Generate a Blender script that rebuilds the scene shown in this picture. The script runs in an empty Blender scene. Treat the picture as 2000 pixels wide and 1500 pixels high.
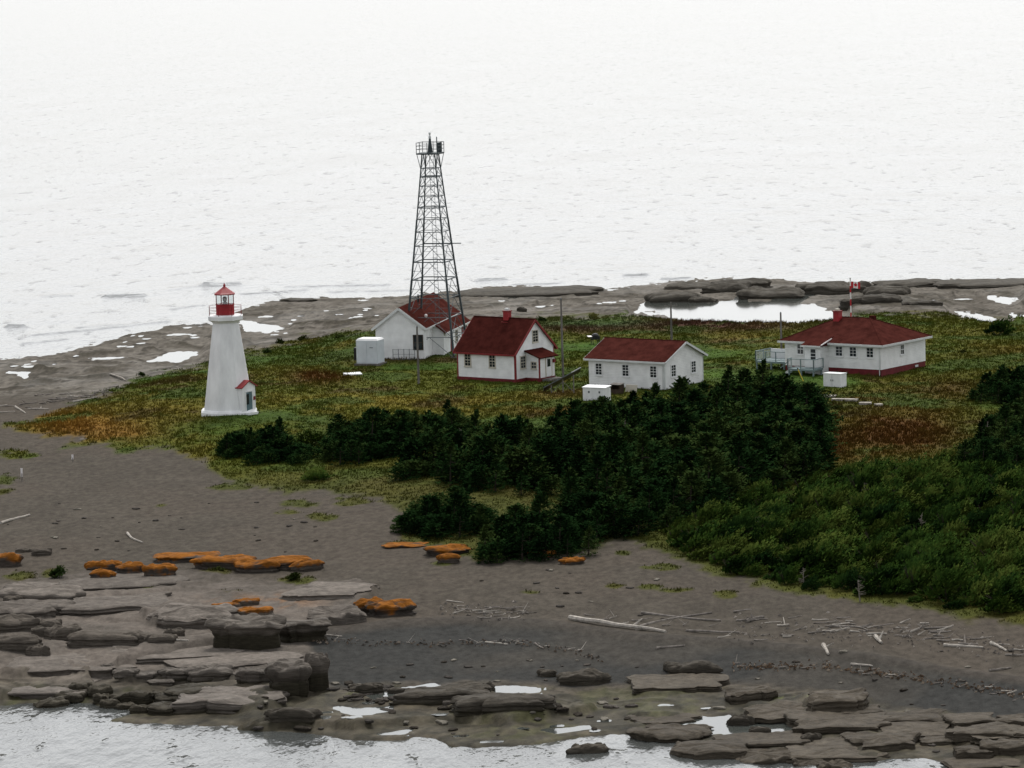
import bpy, bmesh, math, random
import numpy as np
from mathutils import Vector, Matrix

# ------------------------------------------------------------------ camera, world, sun, exposure
SC = bpy.context.scene
COL = SC.collection
FPX, PITCH, ROLL, CAMH = 8000.0, math.atan(940 / 8000), .03, 53.0
_f = np.array([0, math.cos(PITCH), -math.sin(PITCH)]); _r0 = np.array([1., 0, 0]); _u0 = np.array([0, math.sin(PITCH), math.cos(PITCH)])
CF = _f; CR = _r0 * math.cos(ROLL) - _u0 * math.sin(ROLL); CU = _u0 * math.cos(ROLL) + _r0 * math.sin(ROLL)
cam = bpy.data.cameras.new('camera'); cam_o = bpy.data.objects.new('camera', cam); COL.objects.link(cam_o)
cam.sensor_width = 36; cam.lens = FPX / 2000 * 36; cam.clip_start = 1; cam.clip_end = 60000
M = Matrix.Identity(4)
for i in range(3):
    M[i][0], M[i][1], M[i][2] = CR[i], CU[i], -CF[i]
M[2][3] = CAMH
cam_o.matrix_world = M
SC.camera = cam_o

SUN_EL, SUN_AZ = math.radians(58), math.radians(8)      # azimuth from +Y towards +X: the sun stands beyond the island
world = bpy.data.worlds.new('World'); SC.world = world; world.use_nodes = True
wn = world.node_tree; wn.nodes.clear()
sky = wn.nodes.new('ShaderNodeTexSky'); sky.sky_type = 'NISHITA'; sky.sun_disc = False
sky.sun_elevation = SUN_EL; sky.sun_rotation = SUN_AZ; sky.air_density = 1.0; sky.dust_density = 2.0; sky.ozone_density = 1.0
hs = wn.nodes.new('ShaderNodeHueSaturation'); hs.inputs['Saturation'].default_value = .10
bg = wn.nodes.new('ShaderNodeBackground'); bg.inputs['Strength'].default_value = .10
wo = wn.nodes.new('ShaderNodeOutputWorld')
wn.links.new(sky.outputs[0], hs.inputs['Color']); wn.links.new(hs.outputs[0], bg.inputs[0]); wn.links.new(bg.outputs[0], wo.inputs[0])
sun = bpy.data.lights.new('sun', 'SUN'); sun.energy = 1.0; sun.angle = math.radians(14); sun.color = (1, .96, .9)
sun_o = bpy.data.objects.new('sun', sun); COL.objects.link(sun_o)
sd = Vector((math.sin(SUN_AZ) * math.cos(SUN_EL), math.cos(SUN_AZ) * math.cos(SUN_EL), math.sin(SUN_EL)))
sun_o.rotation_euler = sd.to_track_quat('Z', 'Y').to_euler(); sun_o.location = sd * 900
SC.view_settings.view_transform = 'Standard'; SC.view_settings.look = 'None'
SC.view_settings.exposure = 1.2; SC.view_settings.gamma = 1.0; SC.view_settings.use_curve_mapping = False

# ------------------------------------------------------------------ photo <-> place
def P(px, py, z):
    d = CF * FPX + CR * (px - 1000) - CU * (py - 750); t = (z - CAMH) / d[2]
    return d[0] * t, d[1] * t
def proj(x, y, z):
    zz = np.asarray(z) - CAMH
    w = CF[1] * y + CF[2] * zz
    return 1000 + FPX * (CR[0] * x + CR[1] * y + CR[2] * zz) / w, 750 - FPX * (CU[0] * x + CU[1] * y + CU[2] * zz) / w
def ppm(y): return FPX * math.cos(PITCH) / y

# ------------------------------------------------------------------ numpy noise
def _h(ix, iy, s):
    n = (ix.astype(np.int64) * 374761393 + iy.astype(np.int64) * 668265263 + s * 1442695041) & 0xffffffff
    n = ((n ^ (n >> 13)) * 1274126177) & 0xffffffff
    n = n ^ (n >> 16)
    return (n & 0xffff) / 65535.0
def vn(x, y, s=0):
    x = np.asarray(x, float); y = np.asarray(y, float)
    ix = np.floor(x); iy = np.floor(y); fx = x - ix; fy = y - iy
    fx = fx * fx * (3 - 2 * fx); fy = fy * fy * (3 - 2 * fy)
    a = _h(ix, iy, s); b = _h(ix + 1, iy, s); c = _h(ix, iy + 1, s); d = _h(ix + 1, iy + 1, s)
    return (a + (b - a) * fx) * (1 - fy) + (c + (d - c) * fx) * fy
def fbm(x, y, s=0, o=4):
    t = 0; a = .5; n = 0
    for i in range(o):
        t = t + a * vn(x, y, s + i * 17); n += a; a *= .5; x = np.asarray(x) * 2.03 + 7.1; y = np.asarray(y) * 2.03 + 3.7
    return t / n
def sst(e0, e1, x):
    t = np.clip((x - e0) / (e1 - e0), 0, 1); return t * t * (3 - 2 * t)
def sdf(u, v, poly):            # signed distance in photo pixels to an outline, positive inside
    n = len(poly); d2 = np.full(u.shape, 1e12); ins = np.zeros(u.shape, bool)
    for i in range(n):
        ax, ay = poly[i]; bx, by = poly[(i + 1) % n]
        ex, ey = bx - ax, by - ay; L = ex * ex + ey * ey + 1e-9
        t = np.clip(((u - ax) * ex + (v - ay) * ey) / L, 0, 1)
        d2 = np.minimum(d2, (u - ax - t * ex) ** 2 + (v - ay - t * ey) ** 2)
        if ay != by:
            c = ((ay > v) != (by > v)) & (u < (bx - ax) * (v - ay) / (by - ay) + ax)
            ins ^= c
    return np.where(ins, 1, -1) * np.sqrt(d2)
def pld(u, v, pts):             # distance to an open line
    d2 = np.full(np.shape(u), 1e12)
    for (ax, ay), (bx, by) in zip(pts[:-1], pts[1:]):
        ex, ey = bx - ax, by - ay; L = ex * ex + ey * ey + 1e-9
        t = np.clip(((u - ax) * ex + (v - ay) * ey) / L, 0, 1)
        d2 = np.minimum(d2, (u - ax - t * ex) ** 2 + (v - ay - t * ey) ** 2)
    return np.sqrt(d2)

# ------------------------------------------------------------------ materials
def newmat(name):
    m = bpy.data.materials.new(name); m.use_nodes = True; nt = m.node_tree
    b = nt.nodes['Principled BSDF']; return m, nt, b
def N(nt, t, **kw):
    n = nt.nodes.new(t)
    for k, v in kw.items():
        if k in n.inputs: n.inputs[k].default_value = v
        else: setattr(n, k, v)
    return n
def paint(name, col, rough=.6, var=.12, scale=1.5, metal=0, bump=0, bscale=40, stretch=None):
    m, nt, b = newmat(name)
    tc = N(nt, 'ShaderNodeTexCoord'); no = N(nt, 'ShaderNodeTexNoise', Scale=scale, Detail=6.0, Roughness=.65)
    src = tc.outputs['Object']
    if stretch:
        mp = N(nt, 'ShaderNodeMapping'); mp.inputs['Scale'].default_value = stretch; nt.links.new(src, mp.inputs[0]); src = mp.outputs[0]
    nt.links.new(src, no.inputs['Vector'])
    mr = N(nt, 'ShaderNodeMapRange'); mr.inputs['From Min'].default_value = .3; mr.inputs['From Max'].default_value = .7
    mr.inputs['To Min'].default_value = 1 - var * 1.6; mr.inputs['To Max'].default_value = 1 + var * .5
    nt.links.new(no.outputs[0], mr.inputs[0])
    mx = N(nt, 'ShaderNodeMix', data_type='RGBA', blend_type='MULTIPLY'); mx.inputs[0].default_value = 1
    mx.inputs[6].default_value = (*col, 1); nt.links.new(mr.outputs[0], mx.inputs[7]); nt.links.new(mx.outputs[2], b.inputs['Base Color'])
    b.inputs['Roughness'].default_value = rough; b.inputs['Metallic'].default_value = metal; b.inputs['Specular IOR Level'].default_value = 0.0 if rough > .75 else .25
    if bump:
        n2 = N(nt, 'ShaderNodeTexNoise', Scale=bscale, Detail=4.0); nt.links.new(src, n2.inputs['Vector'])
        bp = N(nt, 'ShaderNodeBump', Strength=bump, Distance=.05); nt.links.new(n2.outputs[0], bp.inputs['Height']); nt.links.new(bp.outputs[0], b.inputs['Normal'])
    return m
def siding(name, col, pitch=.17):       # painted clapboard: horizontal laps as relief
    m, nt, b = newmat(name)
    tc = N(nt, 'ShaderNodeTexCoord'); sp = N(nt, 'ShaderNodeSeparateXYZ'); nt.links.new(tc.outputs['Object'], sp.inputs[0])
    mo = N(nt, 'ShaderNodeMath', operation='MULTIPLY'); mo.inputs[1].default_value = 1 / pitch; nt.links.new(sp.outputs['Z'], mo.inputs[0])
    fr = N(nt, 'ShaderNodeMath', operation='FRACT'); nt.links.new(mo.outputs[0], fr.inputs[0])
    pw = N(nt, 'ShaderNodeMath', operation='POWER'); pw.inputs[1].default_value = 6; nt.links.new(fr.outputs[0], pw.inputs[0])
    bp = N(nt, 'ShaderNodeBump', Strength=.8, Distance=.03); bp.invert = True
    nt.links.new(pw.outputs[0], bp.inputs['Height']); nt.links.new(bp.outputs[0], b.inputs['Normal'])
    no = N(nt, 'ShaderNodeTexNoise', Scale=1.1, Detail=6.0); nt.links.new(tc.outputs['Object'], no.inputs['Vector'])
    mr = N(nt, 'ShaderNodeMapRange'); mr.inputs['From Min'].default_value = .3; mr.inputs['From Max'].default_value = .7; mr.inputs['To Min'].default_value = .84; mr.inputs['To Max'].default_value = 1.03
    nt.links.new(no.outputs[0], mr.inputs[0])
    mx = N(nt, 'ShaderNodeMix', data_type='RGBA', blend_type='MULTIPLY'); mx.inputs[0].default_value = 1; mx.inputs[6].default_value = (*col, 1)
    nt.links.new(mr.outputs[0], mx.inputs[7]); nt.links.new(mx.outputs[2], b.inputs['Base Color']); b.inputs['Roughness'].default_value = .6
    return m
def foliage(name, c1, c2, c3):
    m, nt, b = newmat(name)
    oi = N(nt, 'ShaderNodeObjectInfo'); ge = N(nt, 'ShaderNodeNewGeometry')
    no = N(nt, 'ShaderNodeTexNoise', Scale=.45, Detail=4.0); nt.links.new(ge.outputs['Position'], no.inputs['Vector'])
    ad = N(nt, 'ShaderNodeMath', operation='MULTIPLY_ADD'); ad.inputs[1].default_value = .6; nt.links.new(oi.outputs['Random'], ad.inputs[0])
    sc = N(nt, 'ShaderNodeMath', operation='MULTIPLY_ADD'); sc.inputs[1].default_value = 1.9; sc.inputs[2].default_value = -.78
    nt.links.new(no.outputs[0], sc.inputs[0]); nt.links.new(sc.outputs[0], ad.inputs[2])
    ri = N(nt, 'ShaderNodeMath', operation='MULTIPLY_ADD'); ri.inputs[1].default_value = .25; nt.links.new(ge.outputs['Random Per Island'], ri.inputs[0]); nt.links.new(ad.outputs[0], ri.inputs[2])
    cr = N(nt, 'ShaderNodeValToRGB'); nt.links.new(ri.outputs[0], cr.inputs[0])
    e = cr.color_ramp.elements; e[0].position = .2; e[0].color = (*c1, 1); e[1].position = .62; e[1].color = (*c2, 1)
    k = cr.color_ramp.elements.new(.98); k.color = (*c3, 1)
    nt.links.new(cr.outputs[0], b.inputs['Base Color']); b.inputs['Roughness'].default_value = .75
    b.inputs['Specular IOR Level'].default_value = 0.0
    return m
def attrmat(name, bump=.5, bscale=6., rough=.85, dist=.08, mscale=2.5, mvar=(.6, 1.35), stretch=(1, 1, 1), rough_from_alpha=False, spec=.3):
    m, nt, b = newmat(name)
    at = N(nt, 'ShaderNodeAttribute', attribute_name='tint')
    ge = N(nt, 'ShaderNodeNewGeometry'); mp = N(nt, 'ShaderNodeMapping'); mp.inputs['Scale'].default_value = stretch; nt.links.new(ge.outputs['Position'], mp.inputs[0])
    n1 = N(nt, 'ShaderNodeTexNoise', Scale=mscale, Detail=8.0, Roughness=.7); nt.links.new(mp.outputs[0], n1.inputs['Vector'])
    mr = N(nt, 'ShaderNodeMapRange'); mr.inputs['From Min'].default_value = .3; mr.inputs['From Max'].default_value = .7
    mr.inputs['To Min'].default_value, mr.inputs['To Max'].default_value = mvar; nt.links.new(n1.outputs[0], mr.inputs[0])
    mx = N(nt, 'ShaderNodeMix', data_type='RGBA', blend_type='MULTIPLY'); mx.inputs[0].default_value = 1
    nt.links.new(at.outputs['Color'], mx.inputs[6]); nt.links.new(mr.outputs[0], mx.inputs[7]); nt.links.new(mx.outputs[2], b.inputs['Base Color'])
    n2 = N(nt, 'ShaderNodeTexNoise', Scale=bscale, Detail=6.0, Roughness=.65); nt.links.new(mp.outputs[0], n2.inputs['Vector'])
    bp = N(nt, 'ShaderNodeBump', Strength=bump, Distance=dist); nt.links.new(n2.outputs[0], bp.inputs['Height']); nt.links.new(bp.outputs[0], b.inputs['Normal'])
    b.inputs['Roughness'].default_value = rough; b.inputs['Specular IOR Level'].default_value = spec
    if rough_from_alpha: nt.links.new(at.outputs['Alpha'], b.inputs['Roughness'])
    return m

MAT = dict(
    white=siding('white_clapboard', (.79, .80, .80)), white_paint=paint('white_paint', (.74, .75, .76), .55, .1),
    concrete_white=paint('white_concrete', (.78, .79, .80), .65, .13, .7, bump=.15, bscale=12, stretch=(1, 1, .35)),
    red=paint('red_paint', (.30, .022, .028), .45, .15), redtrim=paint('red_trim', (.20, .018, .02), .5, .2),
    shingle=paint('red_shingles', (.052, .0135, .011), .85, .3, 1.2, bump=.7, bscale=14),
    shingle2=paint('brown_red_shingles', (.066, .020, .016), .85, .3, 1.1, bump=.7, bscale=14),
    lroof=paint('lantern_roof_red', (.24, .026, .028), .4, .12),
    foundation=paint('red_foundation', (.14, .016, .02), .7, .25), trim=paint('beige_trim', (.50, .47, .40), .6, .1), greytrim=paint('grey_white_trim', (.6, .62, .62), .5, .1),
    steel=paint('galvanised_steel', (.11, .13, .14), .5, .25, metal=.3), darksteel=paint('dark_green_steel', (.05, .065, .07), .5, .25, metal=.2),
    teal=paint('grey_teal_wood', (.19, .25, .26), .7, .2), wood=paint('weathered_wood', (.17, .16, .15), .85, .3, 3, stretch=(1, 1, .2)),
    yellow=paint('yellow_plastic', (.5, .38, .03), .5, .1), black=paint('black_metal', (.015, .015, .017), .5, .2),
    brown=paint('brown_wood', (.06, .045, .035), .8, .3), blue=paint('pale_grey_panel', (.58, .62, .66), .45, .1, .8),
    flagred=paint('flag_red', (.45, .02, .03), .7, .1), flagwhite=paint('flag_white', (.75, .72, .72), .7, .05),
    drift=paint('bleached_driftwood', (.40, .37, .33), .9, .35, 2.2, bump=.5, bscale=9), drift2=paint('grey_driftwood', (.22, .20, .18), .9, .4, 2.2, bump=.5, bscale=9),
    bark=paint('spruce_bark', (.05, .042, .035), .9, .3, 3), deadwood=paint('dead_spruce_wood', (.20, .18, .155), .9, .3, 3),
    door_teal=paint('teal_door', (.10, .16, .18), .5, .15), stone=paint('grey_stone', (.13, .125, .115), .9, .3, 2),
    solar=paint('solar_cells', (.02, .025, .035), .3, .2),
    spruce=foliage('spruce_needles', (.005, .013, .0045), (.012, .031, .009), (.035, .055, .015)),
    mat_spruce=foliage('low_spruce_needles', (.007, .018, .005), (.028, .056, .010), (.066, .088, .018)),
    shrub=foliage('shrub_leaves', (.02, .035, .01), (.045, .06, .016), (.07, .07, .02)),
    ground=attrmat('ground_cover', .55, 5., .9, .10, 1.6, (.62, 1.36), (1, .6, 1), True, .03),
    grass=attrmat('grass_blades', .0, 5., .8, .02, .35, (.75, 1.25), spec=0.0),
    rock=attrmat('sandstone', .9, 2.6, .85, .10, 1.5, (.55, 1.35), (1, 1, 6), True, .05),
)
m, nt, b = newmat('window_glass'); b.inputs['Base Color'].default_value = (.018, .024, .028, 1); b.inputs['Roughness'].default_value = .08; MAT['glass'] = m
m, nt, b = newmat('lantern_glass'); b.inputs['Base Color'].default_value = (.85, .88, .88, 1); b.inputs['Roughness'].default_value = .03
b.inputs['Transmission Weight'].default_value = 1.0; b.inputs['IOR'].default_value = 1.05; MAT['lens'] = m
# sea water
m, nt, b = newmat('sea_water')
b.inputs['Base Color'].default_value = (.058, .062, .060, 1); b.inputs['Roughness'].default_value = .12; b.inputs['IOR'].default_value = 1.333
ge = N(nt, 'ShaderNodeNewGeometry')
prev = None
for scl, stx, sty, strg, dist in ((1.0, .05, .016, .6, 1.4), (1.0, .38, .13, .26, 1.1), (1.0, .9, .34, .7, .22), (1.0, 2.6, 1.3, .5, .05)):
    mp = N(nt, 'ShaderNodeMapping'); mp.inputs['Scale'].default_value = (stx, sty, 1); mp.inputs['Rotation'].default_value = (0, 0, -.5)
    nt.links.new(ge.outputs['Position'], mp.inputs[0])
    n = N(nt, 'ShaderNodeTexNoise', Scale=scl, Detail=3.0, Roughness=.55); nt.links.new(mp.outputs[0], n.inputs['Vector'])
    bp = N(nt, 'ShaderNodeBump', Strength=strg, Distance=dist); nt.links.new(n.outputs[0], bp.inputs['Height'])
    if dist == 1.1:
        mr = N(nt, 'ShaderNodeMapRange', interpolation_type='SMOOTHSTEP'); mr.inputs['From Min'].default_value = .60; mr.inputs['From Max'].default_value = .78; nt.links.new(n.outputs[0], mr.inputs[0]); nt.links.new(mr.outputs[0], bp.inputs['Height'])
    if prev: nt.links.new(prev.outputs[0], bp.inputs['Normal'])
    prev = bp
nt.links.new(prev.outputs[0], b.inputs['Normal']); MAT['sea'] = m
m, nt, b = newmat('pool_water'); b.inputs['Base Color'].default_value = (.05, .055, .05, 1); b.inputs['Roughness'].default_value = .08; b.inputs['IOR'].default_value = 1.333; MAT['pool'] = m

# ------------------------------------------------------------------ mesh helpers
def tag(o, label=None, cat=None, group=None, kind=None):
    if label: o['label'] = label
    if cat: o['category'] = cat
    if group: o['group'] = group
    if kind: o['kind'] = kind
    return o
def empty(name, loc, rz=0):
    o = bpy.data.objects.new(name, None); COL.objects.link(o); o.location = loc; o.rotation_euler = (0, 0, rz); o.empty_display_size = .3
    return o
def link(name, me, mat, parent=None):
    if mat and not me.materials: me.materials.append(MAT[mat] if isinstance(mat, str) else mat)
    o = bpy.data.objects.new(name, me); COL.objects.link(o)
    if parent: o.parent = parent
    return o
def mesh_np(name, V, Fc, smooth=False, tint=None):
    V = np.asarray(V, np.float32); Fc = np.asarray(Fc, np.int32); k = Fc.shape[1]
    me = bpy.data.meshes.new(name); me.vertices.add(len(V)); me.vertices.foreach_set('co', V.ravel())
    me.loops.add(Fc.size); me.loops.foreach_set('vertex_index', Fc.ravel())
    me.polygons.add(len(Fc)); me.polygons.foreach_set('loop_start', np.arange(0, Fc.size, k, dtype=np.int32))
    try: me.polygons.foreach_set('loop_total', np.full(len(Fc), k, np.int32))
    except Exception: pass
    me.polygons.foreach_set('use_smooth', np.full(len(Fc), smooth, bool))
    if tint is not None:
        a = me.color_attributes.new('tint', 'FLOAT_COLOR', 'POINT'); a.data.foreach_set('color', np.asarray(tint, np.float32).ravel())
    me.update(); me.validate(); return me
class MB:
    def __init__(s): s.v = []; s.f = []
    def hexa(s, p):                       # eight points, bottom four then top four
        k = len(s.v); s.v += [tuple(q) for q in p]
        s.f += [tuple(k + i for i in q) for q in ((3, 2, 1, 0), (4, 5, 6, 7), (0, 1, 5, 4), (1, 2, 6, 5), (2, 3, 7, 6), (3, 0, 4, 7))]; return s
    def box(s, x0, x1, y0, y1, z0, z1):
        return s.hexa([(x0, y0, z0), (x1, y0, z0), (x1, y1, z0), (x0, y1, z0), (x0, y0, z1), (x1, y0, z1), (x1, y1, z1), (x0, y1, z1)])
    def slab(s, quad, t):                 # quad (counter-clockwise seen from above) thickened downwards
        q = [Vector(a) for a in quad]; n = (q[1] - q[0]).cross(q[2] - q[0]).normalized()
        return s.hexa([a - n * t for a in q] + q)
    def bar(s, a, b, w, h=None):
        a = Vector(a); b = Vector(b); h = h or w; d = (b - a).normalized()
        up = Vector((0, 0, 1)) if abs(d.z) < .95 else Vector((0, 1, 0))
        x = d.cross(up).normalized() * (w / 2); y = x.cross(d).normalized() * (h / 2)
        return s.hexa([a - x - y, a + x - y, a + x + y, a - x + y, b - x - y, b + x - y, b + x + y, b - x + y])
    def tube(s, a, b, r0, r1=None, n=8, cap=True):
        a = Vector(a); b = Vector(b); r1 = r0 if r1 is None else r1; d = (b - a).normalized()
        up = Vector((0, 0, 1)) if abs(d.z) < .95 else Vector((0, 1, 0)); x = d.cross(up).normalized(); y = x.cross(d)
        k = len(s.v)
        for p, r in ((a, r0), (b, r1)):
            for i in range(n):
                t = 2 * math.pi * i / n; s.v.append(tuple(p + x * (r * math.cos(t)) + y * (r * math.sin(t))))
        for i in range(n):
            j = (i + 1) % n; s.f.append((k + i, k + j, k + n + j, k + n + i))
        if cap: s.f.append(tuple(range(k + n - 1, k - 1, -1))); s.f.append(tuple(range(k + n, k + 2 * n)))
        return s
    def lathe(s, prof, n, rot=0, cap=True):
        k = len(s.v)
        for r, z in prof:
            for i in range(n):
                t = 2 * math.pi * i / n + rot; s.v.append((r * math.cos(t), r * math.sin(t), z))
        for q in range(len(prof) - 1):
            for i in range(n):
                j = (i + 1) % n; s.f.append((k + q * n + i, k + q * n + j, k + (q + 1) * n + j, k + (q + 1) * n + i))
        if cap: s.f.append(tuple(range(k + n - 1, k - 1, -1))); e = k + (len(prof) - 1) * n; s.f.append(tuple(range(e, e + n)))
        return s
    def poly(s, pts): k = len(s.v); s.v += [tuple(p) for p in pts]; s.f.append(tuple(range(k, k + len(pts)))); return s
    def mesh(s, name): me = bpy.data.meshes.new(name); me.from_pydata(s.v, [], s.f); me.update(); return me
    def build(s, name, mat, parent=None): return link(name, s.mesh(name), mat, parent)
class Wall:                               # a wall plane: origin, along, outward normal
    def __init__(s, o, a, n): s.o = Vector(o); s.a = Vector(a); s.n = Vector(n)
    def p(s, a, d, z): return s.o + s.a * a + s.n * d + Vector((0, 0, z))
    def box(s, mb, a0, a1, d0, d1, z0, z1):
        q = [(a0, d1), (a1, d1), (a1, d0), (a0, d0)]
        return mb.hexa([s.p(a, d, z0) for a, d in q] + [s.p(a, d, z1) for a, d in q])
def window(parent, W, a, z, w, h, cols=2, rows=4, frame='white_paint', fw=.09):
    g = MB(); W.box(g, a - w / 2, a + w / 2, .0, .025, z, z + h); win = g.build('window', 'glass', parent)
    f = MB()
    W.box(f, a - w / 2 - fw, a - w / 2, 0, .075, z - fw, z + h + fw); W.box(f, a + w / 2, a + w / 2 + fw, 0, .075, z - fw, z + h + fw)
    W.box(f, a - w / 2, a + w / 2, 0, .072, z + h, z + h + fw); f.build('frame', frame, win)
    s = MB(); W.box(s, a - w / 2 - fw - .03, a + w / 2 + fw + .03, 0, .12, z - fw - .06, z - fw); W.box(s, a - w / 2, a + w / 2, 0, .07, z - fw, z); s.build('sill', frame, win)
    mm = MB()
    for i in range(1, cols): c = a - w / 2 + w * i / cols; W.box(mm, c - .018, c + .018, .026, .05, z, z + h)
    for i in range(1, rows):
        c = z + h * i / rows; t = .035 if i * 2 == rows else .018
        W.box(mm, a - w / 2, a + w / 2, .027, .056 if i * 2 == rows else .049, c - t, c + t)
    mm.build('muntin', frame, win)
    return win
def copy_tree(o, parent=None):
    c = o.copy(); COL.objects.link(c); c.parent = parent
    for ch in list(o.children): copy_tree(ch, c)
    return c

# ------------------------------------------------------------------ the lie of the land
CTRL = []
def cp(z, *pts): CTRL.extend([(x, y, z) for x, y in pts])
cp(-.5, (-300, 690), (0, 672), (150, 640), (330, 615), (480, 580), (700, 560), (900, 548), (1100, 545), (1300, 535), (1600, 535), (1850, 533), (2300, 530))
cp(.12, (-250, 715), (0, 702), (110, 695), (240, 660), (400, 640), (530, 595), (760, 588), (1000, 568), (1300, 557), (1600, 557), (1850, 553), (2300, 552))
cp(.3, (-200, 745), (0, 730), (200, 690), (400, 668), (600, 620), (800, 605), (1000, 590), (1300, 580), (1600, 580), (1900, 575), (2300, 572))
cp(.5, (0, 758), (150, 735), (330, 702), (500, 668), (620, 645), (800, 618), (1050, 606), (1300, 603), (1600, 601), (1900, 598), (2300, 595))
cp(1.3, (-100, 800), (20, 790), (120, 765), (240, 735))
cp(2.2, (300, 742), (420, 708), (520, 690), (640, 668))
cp(2.9, (720, 648), (910, 632), (1050, 626), (1240, 620), (1500, 621), (1700, 620), (2000, 618), (2300, 615))
cp(3.0, (300, 790), (447, 813), (560, 760), (700, 720), (850, 700), (960, 750), (1100, 700), (1300, 762), (1450, 690), (1720, 736), (1900, 690), (2000, 720), (2300, 740), (1850, 850), (1200, 900), (1500, 900), (900, 850), (700, 830), (1000, 950), (2000, 900), (2300, 950), (1100, 800))
cp(2.3, (150, 850), (300, 870), (450, 905), (650, 940), (800, 1010), (1000, 1060), (1200, 1060), (1450, 1090), (1700, 1130), (2000, 1190), (2300, 1220))
cp(1.9, (-150, 900), (0, 900), (200, 930), (400, 980), (650, 1040), (850, 1090), (1150, 1120), (1500, 1170), (1800, 1210), (2050, 1240))
cp(1.6, (-100, 1040), (150, 1050), (400, 1060), (700, 1130), (1000, 1160), (1300, 1190), (1700, 1230), (2100, 1270))
cp(1.2, (-100, 1140), (150, 1130), (400, 1140), (600, 1150), (750, 1205), (1000, 1222), (1300, 1250), (1700, 1290), (2100, 1345))
cp(.95, (0, 1210), (200, 1200), (400, 1215), (620, 1240), (0, 1280), (250, 1270), (450, 1260))
cp(.55, (650, 1300), (900, 1285), (1150, 1290), (1400, 1305), (1700, 1340), (2100, 1390), (0, 1330), (300, 1310), (560, 1320))
cp(.22, (0, 1362), (250, 1365), (450, 1370), (650, 1370), (900, 1370), (1200, 1370), (1450, 1380), (1750, 1410), (2100, 1440), (700, 1420), (1000, 1430), (1300, 1415), (1700, 1460), (2000, 1475), (500, 1405))
cp(-.5, (0, 1420), (250, 1445), (500, 1460), (800, 1480), (1100, 1500), (1400, 1510), (1750, 1520), (2100, 1540), (-200, 1410))
cp(-1.5, (-200, 1560), (500, 1570), (1000, 1600), (1600, 1610), (2200, 1630))
_c = np.array([(*P(x, y, z), z) for x, y, z in CTRL])
YS = .22
_A = np.stack([_c[:, 0], _c[:, 1] * YS], 1)
_D = np.linalg.norm(_A[:, None] - _A[None], axis=2) + np.eye(len(_A)) * .6
_w = np.linalg.solve(_D, _c[:, 2] - 1.0)
def base_z(x, y):
    x = np.asarray(x, float); y = np.asarray(y, float) * YS; r = np.full(x.shape, 1.0)
    for (a, b_), w in zip(_A, _w): r += w * np.sqrt((x - a) ** 2 + (y - b_) ** 2)
    return np.clip(r, -3, 3.25)

xs = np.concatenate([-np.geomspace(170, 72, 30), np.arange(-70, 70.1, .28), np.geomspace(72, 170, 30)])
ys = np.concatenate([np.arange(200, 318, .32), np.arange(318, 470, .5), np.arange(470, 610, .7)])
X, Y = np.meshgrid(xs, ys)
Z = base_z(X, Y)
U, V_ = proj(X, Y, Z)
wob = (fbm(X * .35, Y * .18, 1) - .5) * 2
wob2 = (fbm(X * 1.3, Y * .6, 5) - .5) * 2

NEARCOAST = [(-400, 1378), (0, 1378), (70, 1374), (150, 1366), (250, 1385), (262, 1400), (215, 1414), (300, 1424), (420, 1428), (478, 1412), (520, 1418), (465, 1424), (560, 1440), (740, 1446), (850, 1452), (890, 1472), (1010, 1462), (1150, 1442), (1290, 1432), (1345, 1452), (1400, 1474), (1560, 1490), (1800, 1490), (1900, 1505), (2400, 1520)]
LAND_NEAR = NEARCOAST + [(2400, -300), (-400, -300)]
FARCOAST = [(-400, 716), (0, 700), (70, 697), (120, 690), (160, 676), (240, 656), (330, 640), (420, 632), (470, 606), (530, 590), (620, 584), (760, 582), (860, 574), (930, 566), (1010, 560), (1100, 566), (1200, 563), (1300, 553), (1400, 547), (1500, 549), (1600, 551), (1700, 552), (1850, 547), (2400, 545)]
LAND_FAR = FARCOAST + [(2400, 2500), (-400, 2500)]
GRASS = [(30, 838), (100, 800), (190, 772), (270, 738), (330, 722), (420, 704), (520, 680), (620, 656), (735, 640), (910, 628), (1050, 619), (1240, 613), (1500, 615), (1700, 613), (2400, 610), (2400, 1250), (2000, 1225), (1850, 1200), (1700, 1180), (1560, 1160), (1420, 1130), (1300, 1085), (1220, 1050), (1150, 1075), (1050, 1082), (930, 1092), (850, 1070), (770, 1055), (800, 1010), (740, 975), (640, 960), (540, 958), (440, 945), (400, 905), (330, 880), (250, 884), (180, 872), (110, 878), (165, 858), (90, 850)]
POOLS_FAR = [[(1240, 600), (1275, 588), (1370, 588), (1430, 584), (1448, 570), (1462, 588), (1540, 583), (1590, 578), (1560, 592), (1600, 600), (1650, 607), (1560, 615), (1330, 612)],
             [(285, 706), (340, 690), (385, 688), (345, 704)], [(15, 727), (60, 727), (50, 737)], [(470, 628), (500, 630), (560, 640), (520, 648), (480, 645)],
             [(1930, 580), (1985, 578), (1970, 588)], [(1970, 600), (2030, 598), (2030, 606)], [(1860, 600), (1930, 606), (1970, 612), (1920, 612)]]
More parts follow.
